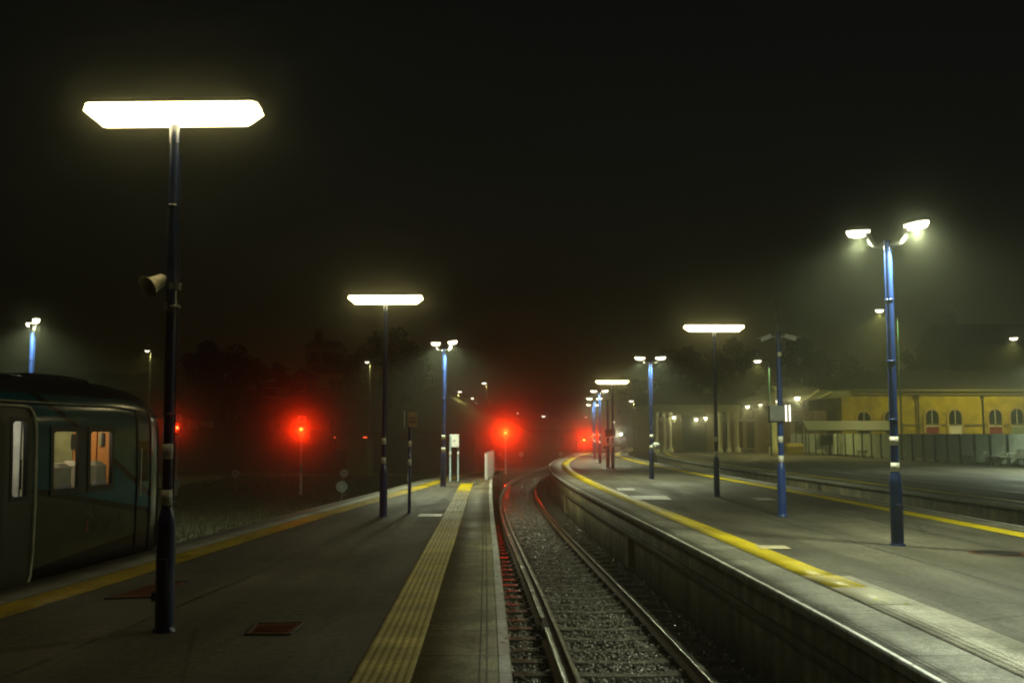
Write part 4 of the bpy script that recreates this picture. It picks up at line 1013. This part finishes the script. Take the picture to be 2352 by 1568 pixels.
def arch(px, w, ztop, kind):
    """An arched opening with its surround: fanlight above, door or shutter below."""
    x = at(px, 950, YB).x - X0; r = w/2; zc = ztop - r; zb = -.2; zt = zs - .1
    mb = MB(); n = 12; ro, ri = r + .20, r
    A = [(x + ro*math.cos(math.pi*i/n), zc + ro*math.sin(math.pi*i/n)) for i in range(n+1)]; Bq = [(x + ri*math.cos(math.pi*i/n), zc + ri*math.sin(math.pi*i/n)) for i in range(n+1)]
    A = [(x+ro, zb)] + A + [(x-ro, zb)]; Bq = [(x+ri, zb)] + Bq + [(x-ri, zb)]
    for i in range(len(A)-1):
        mb.add([(A[i][0], -.10, A[i][1]), (A[i+1][0], -.10, A[i+1][1]), (Bq[i+1][0], -.10, Bq[i+1][1]), (Bq[i][0], -.10, Bq[i][1]), (A[i][0], .02, A[i][1]), (A[i+1][0], .02, A[i+1][1]), (Bq[i+1][0], .02, Bq[i+1][1]), (Bq[i][0], .02, Bq[i][1])],
               [(3, 2, 1, 0), (0, 1, 5, 4), (2, 3, 7, 6)])
    f_ = mb.build('window', mat('ochre_surround', (.40, .30, .07), .7), o)
    fan = [(x + ri*.98*math.cos(math.pi*i/n), -.02, zc + ri*.98*math.sin(math.pi*i/n)) for i in range(n+1)] + [(x-ri*.98, -.02, zt), (x+ri*.98, -.02, zt)]
    MB().add(fan, [tuple(range(len(fan)-1, -1, -1))]).build('pane', dpane, f_)
    MB().box(x, -.045, zt, 2*ri, .07, .14).box(x, -.035, (zt+zc+ri)/2, .05, .04, zc+ri-zt).build('transom', white_paint, f_)
    m_ = {'white': white_paint, 'red': red_door, 'green': green_door, 'dark': dpane}[kind]
    MB().box(x, -.03, (zb+zt)/2, 2*ri-.02, .05, zt-zb-.1).build('door', m_, f_)
for px, kind, yt in ((1984, 'dark', 946), (2046, 'dark', 944), (2140, 'red', 941), (2193, 'white', 941), (2285, 'red', 940), (2335, 'green', 938), (2430, 'red', 938), (2480, 'white', 938)):
    arch(px, 1.15, at(px, yt, YB).z, kind)
for px in (2108, 2257, 2400):
    x = at(px, 950, YB).x - X0
    MB().tube((x, -.16, -.5), (x, -.16, ze-.55), .07, n=8).box(x, -.18, ze-.62, .32, .22, .28).build('downpipe', iron, o)
for px in (2125, 2165, 2210): pass
# string of small bright reflections: bunting lights are left out; a white van stands before the doors instead
# dark gabled house on the right skyline
def house(name, label, x0, x1, ytop, yeave, Y, ybase=None, m=None, chimney=True, win=(), D=8, cat='house', gable=False, rm=None):
    a, b_ = at(x0, yeave, Y), at(x1, yeave, Y); zr = at(x0, ytop, Y).z; zE = a.z; zb = GROUND_Z if ybase is None else at(x0, ybase, Y).z
    cx = (a.x+b_.x)/2; w = b_.x - a.x
    o = thing(name, label, cat, (cx, Y, zb)); h = zE - zb; rh = zr - zb
    if gable:
        MB().add([(-w/2, 0, 0), (w/2, 0, 0), (w/2, 0, h), (0, 0, rh-.1), (-w/2, 0, h), (-w/2, D, 0), (w/2, D, 0), (w/2, D, h), (0, D, rh-.1), (-w/2, D, h)],
                 [(0, 1, 2, 3, 4), (9, 8, 7, 6, 5), (1, 6, 7, 2), (5, 0, 4, 9)]).build('wall', m, o)
        ov = .3
        rf = MB().add([(-w/2-ov, -ov, h-.15), (0, -ov, rh), (0, D+ov, rh), (-w/2-ov, D+ov, h-.15), (w/2+ov, -ov, h-.15), (w/2+ov, D+ov, h-.15), (-w/2-ov, -ov, h-.33), (0, -ov, rh-.18), (0, D+ov, rh-.18), (-w/2-ov, D+ov, h-.33), (w/2+ov, -ov, h-.33), (w/2+ov, D+ov, h-.33)],
                      [(0, 3, 2, 1), (1, 2, 5, 4), (6, 7, 8, 9), (7, 10, 11, 8), (0, 1, 7, 6), (1, 4, 10, 7), (3, 9, 8, 2), (2, 8, 11, 5), (0, 6, 9, 3), (4, 5, 11, 10)]).build('roof', rm or slate, o)
    else:
        MB().box(0, D/2, h/2, w, D, h).build('wall', m, o)
        rf = MB().loft([[(-w/2-.3, -.3, h), (w/2+.3, -.3, h), (w/2+.3, D+.3, h), (-w/2-.3, D+.3, h)], [(-w/2, D/2-.1, rh), (w/2, D/2-.1, rh), (w/2, D/2+.1, rh), (-w/2, D/2+.1, rh)]], smooth=False).build('roof', rm or slate, o)
    if chimney: MB().box(-w*.30, D/2, rh+.3, 1.0, .7, 1.9).lathe([(.14, 0), (.12, .4)], 8, (-w*.30-.22, D/2, rh+1.25)).lathe([(.14, 0), (.12, .4)], 8, (-w*.30+.22, D/2, rh+1.25)).build('chimney', brick('dark_brick', (.10, .06, .04), (.12, .07, .05), (.08, .07, .06)), rf)
    for (fx_, fz, fw, fh, mm) in win:
        f_ = MB().box(w*fx_, -.03, h*fz, fw+.2, .10, fh+.2).build('window', white_paint, o); MB().box(w*fx_, -.09, h*fz, fw, .03, fh).build('pane', mm, f_)
    return o
dkb = brick('dark_house_brick', (.07, .05, .035), (.09, .06, .04), (.06, .055, .05)); render_w = mat('pale_house_render', (.40, .38, .26), .8, var=.2, scale=1.5)
render_d = mat('dim_house_render', (.22, .21, .15), .8, var=.3, scale=1.5)
litpane = emit('lit_window', (1.0, .75, .3), .6)
house('terrace_house', 'big dark terrace with chimney looming behind the right lamp', 2182, 2420, 733, 792, 118, None, dkb, True, [(-.3, .5, 1, 1.4, dpane), (0, .5, 1, 1.4, dpane)], 10)
house('hillside_house', 'pale gabled house high on the dark hill left of the second lamp', 704, 772, 776, 796, 125, 850, render_w, True, [(-.2, .55, 1.2, 1.3, dpane), (.22, .55, 1.2, 1.3, dpane)], 8, gable=False)
house('hillside_house', 'small dim house with steep gable lower on the dark hill', 676, 706, 846, 862, 118, 905, render_d, False, [(0, .4, .8, .9, dpane)], 6, gable=True)
house('hillside_house', 'low pale house front above the dark wall on the left', 604, 640, 873, 888, 105, 912, render_w, False, [(-.2, .5, .7, .7, dpane), (.2, .5, .7, .7, dpane)], 6)
house('hillside_house', 'faint broken looking house front just above the dark wall', 520, 545, 932, 942, 100, 962, render_d, False, [(0, .5, .6, .6, dpane)], 5)
# signal hut with red lit roof edge
a_, b_ = at(768, 1004, 66), at(846, 1004, 66)
o = thing('relay_hut', 'flat roofed green hut with red glints along its roof edge', 'hut', ((a_.x+b_.x)/2, 66, GROUND_Z)); w = b_.x - a_.x; h = a_.z - GROUND_Z
MB().box(0, 1.5, h/2-.05, w-.15, 3, h-.1).build('wall', mat('olive_render', (.22, .22, .06), .7), o)
MB().box(0, 1.45, h+.02, w+.25, 3.3, .10).build('roof', mat('red_roof_edge', (.25, .06, .03), .2, .2), o)
MB().box(-w*.28, -.03, h*.36, .8, .06, h*.66).build('door', mat('dark_green_door', (.05, .06, .03), .5), o)
for x, s in ((-w*.47, .10), (w*.42, .26)): MB().box(x, -.23, h+.0, s, .05, .07, bev=.02).build('roof_glint', emit('red_glint', (1, .10, .02), 2.2), o)  # glowing bars stand in for the red light reflected on the roof edge
# dark boundary wall behind the signals, with pale boards
a_, b_ = at(395, 950, 72), at(1090, 950, 72)
o = thing('boundary_wall', 'long dark brick wall behind the left hand signals', 'wall', (0, 72, GROUND_Z))
for x0, x1, t0, t1 in ((-60, at(640, 950, 72).x, 955, 962), (at(640, 950, 72).x, at(1090, 950, 72).x, 985, 1000)):
    z0, z1 = at(500, t0, 72).z - GROUND_Z, at(500, t1, 72).z - GROUND_Z
    MB().add([(x0, 0, 0), (x1, 0, 0), (x1, 0, z1), (x0, 0, z0), (x0, .5, 0), (x1, .5, 0), (x1, .5, z1), (x0, .5, z0)], [(0, 1, 2, 3), (7, 6, 5, 4), (0, 4, 5, 1), (3, 2, 6, 7), (1, 5, 6, 2), (4, 0, 3, 7)]).build('wall_panel', brick('boundary_brick', (.06, .035, .022), (.08, .045, .03), (.05, .04, .035)), o)
for x0, x1, y0, y1 in ((430, 443, 964, 984), (446, 453, 966, 986), (460, 472, 966, 978), (475, 489, 966, 982)):
    a1, a2 = at(x0, y0, 71.9), at(x1, y1, 71.9)
    MB().box((a1.x+a2.x)/2, -.06, (a1.z+a2.z)/2 - GROUND_Z, a2.x-a1.x, .05, a1.z-a2.z).build('pale_board', render_w, o)
# far road bridge
o = thing('road_bridge', 'low pale parapet of a road bridge far beyond the tracks', 'bridge', (0, 160, GROUND_Z))
x0, x1 = at(1140, 975, 160).x, at(1345, 975, 160).x
zt, zb = at(1250, 961, 160).z - GROUND_Z, at(1250, 986, 160).z - GROUND_Z
MB().box((x0+x1)/2, 1.5, (zt+zb)/2, x1-x0, .5, zt-zb).build('parapet', mat('bridge_concrete', (.36, .33, .20), .7, var=.3, scale=.6), o)
MB().box((x0+x1)/2, 4, zb-.3, x1-x0, 6, .6).build('deck', dkb, o)
for t in (.08, .4, .72, .95): MB().box(x0+(x1-x0)*t, 4, (zb-.6)/2, 1.0, 5, zb-.6).build('pier', dkb, o)

# platform canopy with iron columns and hanging lamps
YC = 84.0
o = thing('station_canopy', 'long low platform canopy on white iron columns with hanging lamps', 'canopy', (0, YC, 0))
xa, xb = at(1474, 945, YC).x, at(1694, 945, YC).x; z1, z0 = at(1580, 930, YC).z, at(1580, 947, YC).z
fasc = mat('cream_fascia', (.36, .36, .18), .6, var=.2, scale=1)
MB().box((xa+xb)/2, -1.0, (z0+z1)/2, xb-xa, .08, z1-z0).box(xa, 1.2, (z0+z1)/2, .08, 4.4, z1-z0).build('fascia', fasc, o)
MB().add([(xa, -1.05, z1), (xb, -1.05, z1), (xb, 2.5, z1+1.1), (xa, 2.5, z1+1.1), (xb, 6, z1), (xa, 6, z1)], [(0, 1, 2, 3), (3, 2, 4, 5)]).build('roof', slate, o)
MB().box((xa+xb)/2, 2.5, z1-.1, xb-xa-.2, 6.9, .04).build('ceiling', mat('canopy_boards', (.25, .24, .13), .7), o)
for px, yy in ((1508, 0), (1527, 1.5), (1540, .6), (1653, 0), (1674, .4), (1694, 0)):
    x = at(px, 1000, YC+yy).x
    cl = MB().lathe([(.26, 0), (.26, .25), (.16, .35), (.13, .6), (.11, z0-.55), (.16, z0-.45), (.12, z0-.40), (.2, z0-.05), (.24, z0+.1)], 12, (x, yy, 0)).build('column', mat('cream_column', (.50, .50, .30), .5), o)
    for s in (-1, 1): MB().path([(x, yy, z0-.8), (x+s*.35, yy, z0-.55), (x+s*.7, yy, z0-.05)], .04, 6).build('bracket', mat('cream_column'  , (.5, .5, .3)), cl)
xd, xe = at(1566, 1000, YC+6).x, at(1622, 1000, YC+6).x
MB().box((xa+xd)/2, 6.2, 1.9, xd-xa, .3, 3.8).box((xe+xb)/2, 6.2, 1.9, xb-xe, .3, 3.8).box((xd+xe)/2, 6.2, 3.5, xe-xd, .3, .6).build('rear_wall', brick('ochre_brick', (.30, .22, .06), (.34, .26, .08), (.22, .18, .08)), o)
def hanging_lamp(label, px, py, Y, ztop, s=.20, es=30, e=30):
    c = at(px, py, Y); l = thing('hanging_lamp', label, 'lamp', c, 0, 'lamps under the station canopies')
    MB().tube((0, 0, .1), (0, 0, max(.2, ztop - c.z)), .02, n=6).build('rod', iron, l)
    MB().lathe([(.05, .16), (s*1.1, .06), (s*1.1, .04), (.05, .1)], 14).build('shade', white_m, l)
    MB().lathe([(.01, -s*.8), (s*.6, -s*.6), (s*.85, -.02), (s*.6, .05)], 14).build('bulb', emit('canopy_globe', (1, .93, .72), 3.5), l)
    light('POINT', l, (0, -.05, -s*1.3), e, (1, .88, .5), .12)
hanging_lamp('hanging lamp right of the tallest white canopy column', 1548, 957, YC-.5, z1)
hanging_lamp('left hanging lamp of the close pair at the dark canopy opening', 1599, 962, YC, z1)
hanging_lamp('right hanging lamp of the close pair at the dark canopy opening', 1620, 959, YC-1.1, z1)
# station entrance block with its hipped canopy
YE = 86.0
o = thing('station_entrance', 'glazed station entrance with a hipped canopy and two bright tube lamps', 'building', (0, YE, 0))
xa, xb = at(1697, 945, YE).x, at(1932, 945, YE).x
mw = brick('entrance_brick', (.40, .29, .08), (.46, .33, .1), (.3, .24, .1))
zc = at(1800, 940, YE).z; zl = at(1700, 925, YE).z; zr = at(1800, 893, YE).z
MB().box((xa+xb)/2, 4.2, zc/2, xb-xa, .4, zc).build('wall', mw, o)
P = [at(1690, 926, YE), at(1700, 945, YE), at(1935, 918, YE)]
MB().loft([[(xa-.3, -2, zl-.35), (xb+.2, -2, at(1935, 912, YE).z), (xb+.2, 6, at(1935, 912, YE).z), (xa-.3, 6, zl-.35)], [(xa-.3, -2, zl), (xb+.2, -2, at(1935, 900, YE).z), (xb+.2, 6, at(1935, 900, YE).z), (xa-.3, 6, zl)], [(at(1800, 900, YE).x, 1, zr), (at(1840, 900, YE).x, 1, zr+.1), (at(1840, 900, YE).x, 3, zr+.1), (at(1800, 900, YE).x, 3, zr)]], smooth=False).build('roof', mat('canopy_roof_felt', (.10, .11, .06), .6, var=.3, scale=1.2), o)
for px in (1712, 1734, 1762, 1850, 1878, 1905):
    x = at(px, 1000, YE).x; MB().box(x, 3.9, zc/2, .35, .3, zc).build('pilaster', mat('ochre_stone', (.42, .34, .16), .7), o)
for px, w_ in ((1723, 1.0), (1748, 1.0), (1863, 1.1)):
    x = at(px, 1000, YE).x; f_ = MB().box(x, 3.93, 1.5, w_, .12, 2.6).build('window', white_paint, o); MB().box(x, 3.85, 1.5, w_-.2, .06, 2.4).build('pane', glass('amber_pane', (.12, .08, .02), .15), f_)
for px in (1805, 1813.5):
    a1, a2 = at(px, 930, YE-1), at(px, 967, YE-1)
    tl = MB().tube((a1.x, -1, a1.z), (a1.x, -1, a2.z), .07, n=10).build('tube_light', emit('entrance_tube', (1, .95, .78), 2.6), o)
for (x0, y0, x1, y1) in ((1826, 905, 1850, 890), (1850, 918, 1880, 895), (1880, 915, 1910, 900)):
    a1, a2 = at(x0, y0, YE-2.1), at(x1, y1, YE-2.1); MB().tube((a1.x, -2.1, a1.z), (a2.x, -2.1, a2.z), .08, n=6).build('roof_strut', fasc, o)
hanging_lamp('leftmost lamp under the hipped entrance canopy', 1717, 932, YE-1, zl+.3, s=.24)
hanging_lamp('second lamp under the hipped entrance canopy', 1746, 926, YE-1, zl+.6, s=.24)
hanging_lamp('largest lamp under the hipped entrance canopy, right of the camera mast', 1831, 913, YE-2.5, zl+.8, s=.30, e=50)
hanging_lamp('small lamp close beside the blue camera mast shaft', 1785, 921, YE-2, zl+.5, s=.15, e=12)
# ball topped white pillar
p = at(1778, 1030, 78); o = thing('gate_pillar', 'white pillar with ball top behind the camera mast', 'pillar', (p.x, 78, 0)); h = at(1778, 892, 78).z
MB().lathe([(.40, 0), (.40, .5), (.26, .6), (.22, h-.6), (.30, h-.5), (.30, h-.4), (.2, h-.35)], 14).build('shaft', mat('cream_column', (.5, .5, .3)), o)
MB().lathe([(.05, h-.36), (.26, h-.25), (.32, h-.05), (.24, h+.14), (.02, h+.24)], 14).build('ball', mat('cream_column', (.5, .5, .3)), o)
# low kiosk roof, boxes
a1, a2 = at(1850, 975, 74), at(2055, 975, 74)
o = thing('cycle_shelter', 'long grey green shelter roof behind the panel fence', 'shelter', ((a1.x+a2.x)/2, 74, 0)); w = a2.x - a1.x; zt = at(1950, 966, 74).z
MB().loft([[(-w/2, -.6, zt-.75), (w/2, -.6, zt-.75), (w/2, -.6, zt-.68), (-w/2, -.6, zt-.68)], [(-w/2, .6, zt-.1), (w/2, .6, zt-.1), (w/2, .6, zt), (-w/2, .6, zt)], [(-w/2, 2, zt-.3), (w/2, 2, zt-.3), (w/2, 2, zt-.2), (-w/2, 2, zt-.2)]], smooth=False).build('roof', mat('shelter_sheet', (.07, .09, .06), .6, var=.2), o)
for t in (-.48, -.16, .16, .48): MB().tube((w*t, .5, 0), (w*t, .5, zt-.1), .05, n=8).build('post', iron, o)
MB().box(-w*.30, -.62, 1.1, .9, .06, .7).build('dark_hatch', dpane, o)

# ------------------------------------------------------------------ panel fence along the far platform, benches, cars
panel_m = mat('pale_fence_panel', (.60, .68, .55), .6, var=.25, scale=.8, rvar=.1); post_dark = mat('dark_fence_post', (.02, .024, .016), .6)
FX = Line([(36, 26.2), (48, 24.4), (62, 24.0), (81, 23.4), (95, 23.0)])
fo = thing('panel_fence', 'long fence of pale panels between dark posts on the far platform', 'fence')
y = 38.0; HF = 1.58
while y < 83:
    xa, xb = float(FX(y)), float(FX(y+1.58))
    MB().add([(xa, y+.10, .12), (xb, y+1.48, .12), (xb, y+1.48, HF), (xa, y+.10, HF), (xa+.05, y+.10, .12), (xb+.05, y+1.48, .12), (xb+.05, y+1.48, HF), (xa+.05, y+.10, HF)], [(3, 2, 1, 0), (4, 5, 6, 7), (0, 1, 5, 4), (3, 7, 6, 2), (0, 4, 7, 3), (1, 2, 6, 5)]).build('panel', panel_m, fo)
    MB().box(xa+.02, y, HF/2, .12, .13, HF).build('post', post_dark, fo)
    y += 1.58
bench_m = mat('pale_bench_steel', (.42, .44, .34), .35, .3, var=.15)
def bench(label, px, py, Y, rz):
    c = at(px, py, Y); o = thing('bench', label, 'bench', (c.x, Y, 0), rz, 'benches in front of the panel fence')
    MB().box(0, 0, .45, 1.6, .42, .04, bev=.015).build('seat', bench_m, o)
    mb = MB(); mb.loft([[(-.8, .22, .5), (.8, .22, .5), (.8, .25, .5), (-.8, .25, .5)], [(-.8, .30, .85), (.8, .30, .85), (.8, .33, .85), (-.8, .33, .85)]], smooth=False); mb.build('backrest', bench_m, o)
    for s in (-1, 1):
        MB().path([(s*.6, -.18, .02), (s*.6, -.18, .43)], .025, 8).build('leg', iron, o); MB().path([(s*.6, .2, .02), (s*.6, .2, .43), (s*.6, .31, .84)], .025, 8).build('leg', iron, o)
        MB().path([(s*.8, -.2, .45), (s*.8, -.2, .65), (s*.8, .26, .66)], .02, 8).build('armrest', bench_m, o)
bench('bench nearest the right edge of the photo, before the panel fence', 2345, 1068, 47.5, R(-88))
bench('bench second from the right edge, before the panel fence', 2288, 1066, 50, R(-88))
bench('bench third from the right edge, just right of the tall twin lamp', 2226, 1062, 53, R(-88))
bench('bench left of the tall twin lamp, before the panel fence', 1985, 1045, 68, R(-88))
bench('bench in the middle of the three left of the tall twin lamp', 1960, 1043, 71, R(-88))
bench('leftmost bench before the panel fence, near the yellow grit bin', 1930, 1042, 74, R(-88))
c = g(1866, 1046); o = thing('grit_bin', 'small yellowish grit bin before the fence', 'bin', (c.x, 77, 0))
MB().loft([[(-.5, -.35, 0), (.5, -.35, 0), (.5, .35, 0), (-.5, .35, 0)], [(-.6, -.42, .6), (.6, -.42, .6), (.6, .42, .6), (-.6, .42, .6)]], smooth=False).build('body', mat('ochre_plastic', (.35, .27, .04), .5), o)
MB().loft([[(-.64, -.45, .6), (.64, -.45, .6), (.64, .45, .6), (-.64, .45, .6)], [(-.5, -.3, .82), (.5, -.3, .82), (.5, .35, .86), (-.5, .35, .86)]], smooth=False).build('lid', mat('ochre_plastic', (.35, .27, .04)), o)
def car(label, px, Y, col, rz, group='cars parked behind the panel fence'):
    c = at(px, 1000, Y); o = thing('parked_car', label, 'car', (c.x, Y, 0), rz, group)
    pm = mat('car_paint_%s' % col[0], col[1], .25, coat=.8, var=.05)
    secs = [(-2.1, .55, .45, .62), (-1.95, .80, .28, .82), (-1.1, .86, .22, .95), (0, .88, .2, .98), (1.1, .88, .22, 1.0), (1.9, .82, .28, .95), (2.1, .6, .45, .72)]
    MB().loft([[(-w, y, z0), (-w*1.02, y, (z0+z1)/2), (-w*.9, y, z1), (w*.9, y, z1), (w*1.02, y, (z0+z1)/2), (w, y, z0)] for y, w, z0, z1 in secs]).build('body', pm, o)
    MB().loft([[(-.80, y, z0), (-.62*k, y, z1), (.62*k, y, z1), (.80, y, z0)] for y, z0, z1, k in ((-1.25, .93, .96, 1.2), (-.55, .96, 1.46, 1.0), (.2, .98, 1.53, 1), (1.0, .99, 1.48, 1), (1.75, .94, .99, 1.2))]).build('cabin', pm, o)
    for s in (-1, 1):
        MB().add([(s*.80, -.85, 1.0), (s*.80, 1.15, 1.02), (s*.68, .95, 1.40), (s*.68, -.45, 1.40)], [(0, 1, 2, 3) if s > 0 else (3, 2, 1, 0)]).build('window', glass('dark_glass'), o)
        for y in (-1.35, 1.3):
            MB().tube((s*.72, y, .31), (s*.90, y, .31), .31, n=18).build('wheel', rubber, o)
    return o
car('dark car roof showing over the fence at the right edge', 2290, 56, ('black', (.012, .014, .012)), R(5))
car('dark green car roof over the fence right of the tall twin lamp', 2118, 66, ('green', (.012, .022, .014)), R(70))
car('dark car roof over the fence left of the tall twin lamp', 1985, 79, ('grey', (.02, .022, .02)), R(80))

# ------------------------------------------------------------------ trees, hill
bark = mat('dark_bark', (.05, .04, .028), .8, var=.3, bump=.5, bscale=20)
leaf1 = mat('dark_foliage', (.050, .060, .020), .7, var=.6, scale=.8); leaf2 = mat('pale_foliage', (.11, .11, .045), .7, var=.4, scale=1.0)
def tree(label, px, ytop, ybase, Y, wpx, n=5000, m=None, name='tree', cone=False, leaf=.22, zb=GROUND_Z):
    tp = at(px, ytop, Y); w = wpx/F*Y; H = tp.z - zb
    o = thing(name, label, 'tree', (tp.x, Y, zb), 0, 'dark trees around the station')
    th = H*.42; mb = MB(); lr = random.Random(int(px*7+Y))
    mb.path([(0, 0, 0), (.05, .02, th*.5), (-.05, .05, th), (.02, .02, H*.78)], [.03*H*.9, .025*H*.8, .018*H, .006*H], 9)
    limbs = []
    for k in range(9):
        a = k*2.4 + lr.random(); z0 = th*(.7 + .08*k) ; L_ = w*.36*lr.uniform(.7, 1.1)*(1-.06*k)
        e = (math.cos(a)*L_, math.sin(a)*L_, min(z0 + H*.24*lr.uniform(.6, 1.2), H*.93)); limbs.append(e)
        mb.path([(0, 0, z0), (e[0]*.5, e[1]*.5, (z0+e[2])/2 - .1), e], [.010*H, .007*H, .003*H], 6)
    mb.build('trunk', bark, o)
    nb = 26; C_ = []
    for k in range(nb):
        if cone: t = lr.random()**.7; zz = H*(.15 + .85*(1-t*.98)); rr = w*.5*(t*.95+.03); a = lr.random()*6.28; q = lr.random()**.5; C_.append((rr*q*math.cos(a), rr*q*math.sin(a), zz - .2, .22*rr + .18*w*.3))
        else:
            a = lr.random()*6.28; ph = lr.uniform(-.75, 1); q = lr.uniform(.45, .86); cz = H*.62; hz = H*.38
            rr = math.sqrt(max(0, 1 - ph*ph)); C_.append((w*.5*q*rr*math.cos(a), w*.5*q*rr*math.sin(a), cz + hz*q*ph, w*lr.uniform(.10, .19)))
    C_ = np.array(C_); ci = rng.integers(0, nb, n); d = rng.normal(size=(n, 3)); d /= np.linalg.norm(d, axis=1)[:, None]; rad = rng.random(n)**.45
    ctr = C_[ci, :3] + d*(C_[ci, 3]*rad)[:, None]*np.array([1, 1, .85])
    u = rng.normal(size=(n, 3)); u /= np.linalg.norm(u, axis=1)[:, None]; v = np.cross(u, rng.normal(size=(n, 3))); v /= np.linalg.norm(v, axis=1)[:, None]
    s = rng.uniform(.5, 1.2, n)[:, None]*leaf
    V = np.stack([ctr-u*s, ctr+v*s*.55, ctr+u*s, ctr-v*s*.55], 1).reshape(-1, 3)
    npmesh('crown', V, np.arange(4*n).reshape(-1, 4), m or leaf1, o)
tree('large rounded tree silhouette behind the left signals', 515, 768, 960, 92, 215, 7000)
tree('broad dark tree behind the second fluorescent lamp post', 900, 748, 960, 112, 200, 7000, leaf=.26)
tree('low dark tree between the rounded tree and the pale house', 640, 812, 960, 110, 90, 3500)
tree('dark tree left of the pale house on the hill', 800, 790, 960, 122, 110, 3500)
tree('small pale bush lit beside the relay hut', 775, 955, 1010, 69, 52, 2600, leaf2, 'bush', leaf=.12)
tree('dark tree mass right behind the canopy', 1560, 745, 940, 118, 150, 6000, leaf=.26)
tree('broad dark tree behind the right fluorescent lamp', 1680, 770, 930, 122, 170, 6000, leaf=.26)
tree('dark tree with flat top right of the camera mast', 1845, 752, 900, 120, 150, 6000, leaf=.26)
tree('dark low tree above the station entrance roof', 1950, 795, 900, 125, 140, 5000, leaf=.26)
tree('pointed conifer between the tall lamp and the dark terrace', 2122, 786, 900, 125, 70, 3200, None, 'conifer', True)
tree('dark tree left of the dark terrace', 2060, 800, 900, 128, 120, 4000, leaf=.26)
tree('dark tree leaning over the far island lamps', 1470, 850, 960, 150, 130, 4000, leaf=.3)
# hills behind everything
hm = mat('dark_hillside', (.05, .055, .025), .9, var=.5, scale=.06)
nx, ny = 120, 26; V = []
for j in range(ny+1):
    Y = 172 + j*6
    for i in range(nx+1):
        x = -148 + 296*i/nx
        k = min(1, j/14); r = 9.5 + 2.2*math.sin(x*.045+1) + 1.2*math.sin(x*.13) + .5*math.sin(x*.41) + (8 if x < -25 else 0)*min(1, max(0, (-25-x)/45))
        V.append((x, Y, GROUND_Z - .05 + max(0, r)*k*k*(3-2*k) + rng.normal(0, .22)*k))
Fq = np.array([(j*(nx+1)+i, j*(nx+1)+i+1, (j+1)*(nx+1)+i+1, (j+1)*(nx+1)+i) for j in range(ny) for i in range(nx)])
npmesh('hills', np.array(V), Fq, hm)['kind'] = 'structure'
# bank under the hillside houses on the left
V = []; nx, ny = 60, 14
for j in range(ny+1):
    for i in range(nx+1):
        x = -110 + 125*i/nx; Y = 86 + j*5.2; k = min(1, j/8); s = min(1, max(0, (8-x)/16))
        V.append((x, Y, GROUND_Z - .06 + 8.5*k*k*(3-2*k)*s + rng.normal(0, .12)*k*s))
Fq = np.array([(j*(nx+1)+i, j*(nx+1)+i+1, (j+1)*(nx+1)+i+1, (j+1)*(nx+1)+i) for j in range(ny) for i in range(nx)])
npmesh('hillside', np.array(V), Fq, hm)['kind'] = 'structure'

# ------------------------------------------------------------------ haze
hz = MB().box(0, 145, 24.4, 306, 384, 53.6).build('haze', None); hz.data.materials.clear()
m = bpy.data.materials.new('night_mist'); m.use_nodes = True; nt = m.node_tree; nt.nodes.clear()
out = nt.nodes.new('ShaderNodeOutputMaterial'); ad = nt.nodes.new('ShaderNodeAddShader')
for k_, (den, an) in enumerate((HAZE_TIGHT, HAZE_WIDE)):
    pv = nt.nodes.new('ShaderNodeVolumePrincipled')
    pv.inputs['Color'].default_value = (.90, .96, .74, 1); pv.inputs['Density'].default_value = den; pv.inputs['Anisotropy'].default_value = an
    nt.links.new(pv.outputs[0], ad.inputs[k_])
m.cycles.homogeneous_volume = True
nt.links.new(ad.outputs[0], out.inputs['Volume']); hz.data.materials.append(m); hz['kind'] = 'stuff'
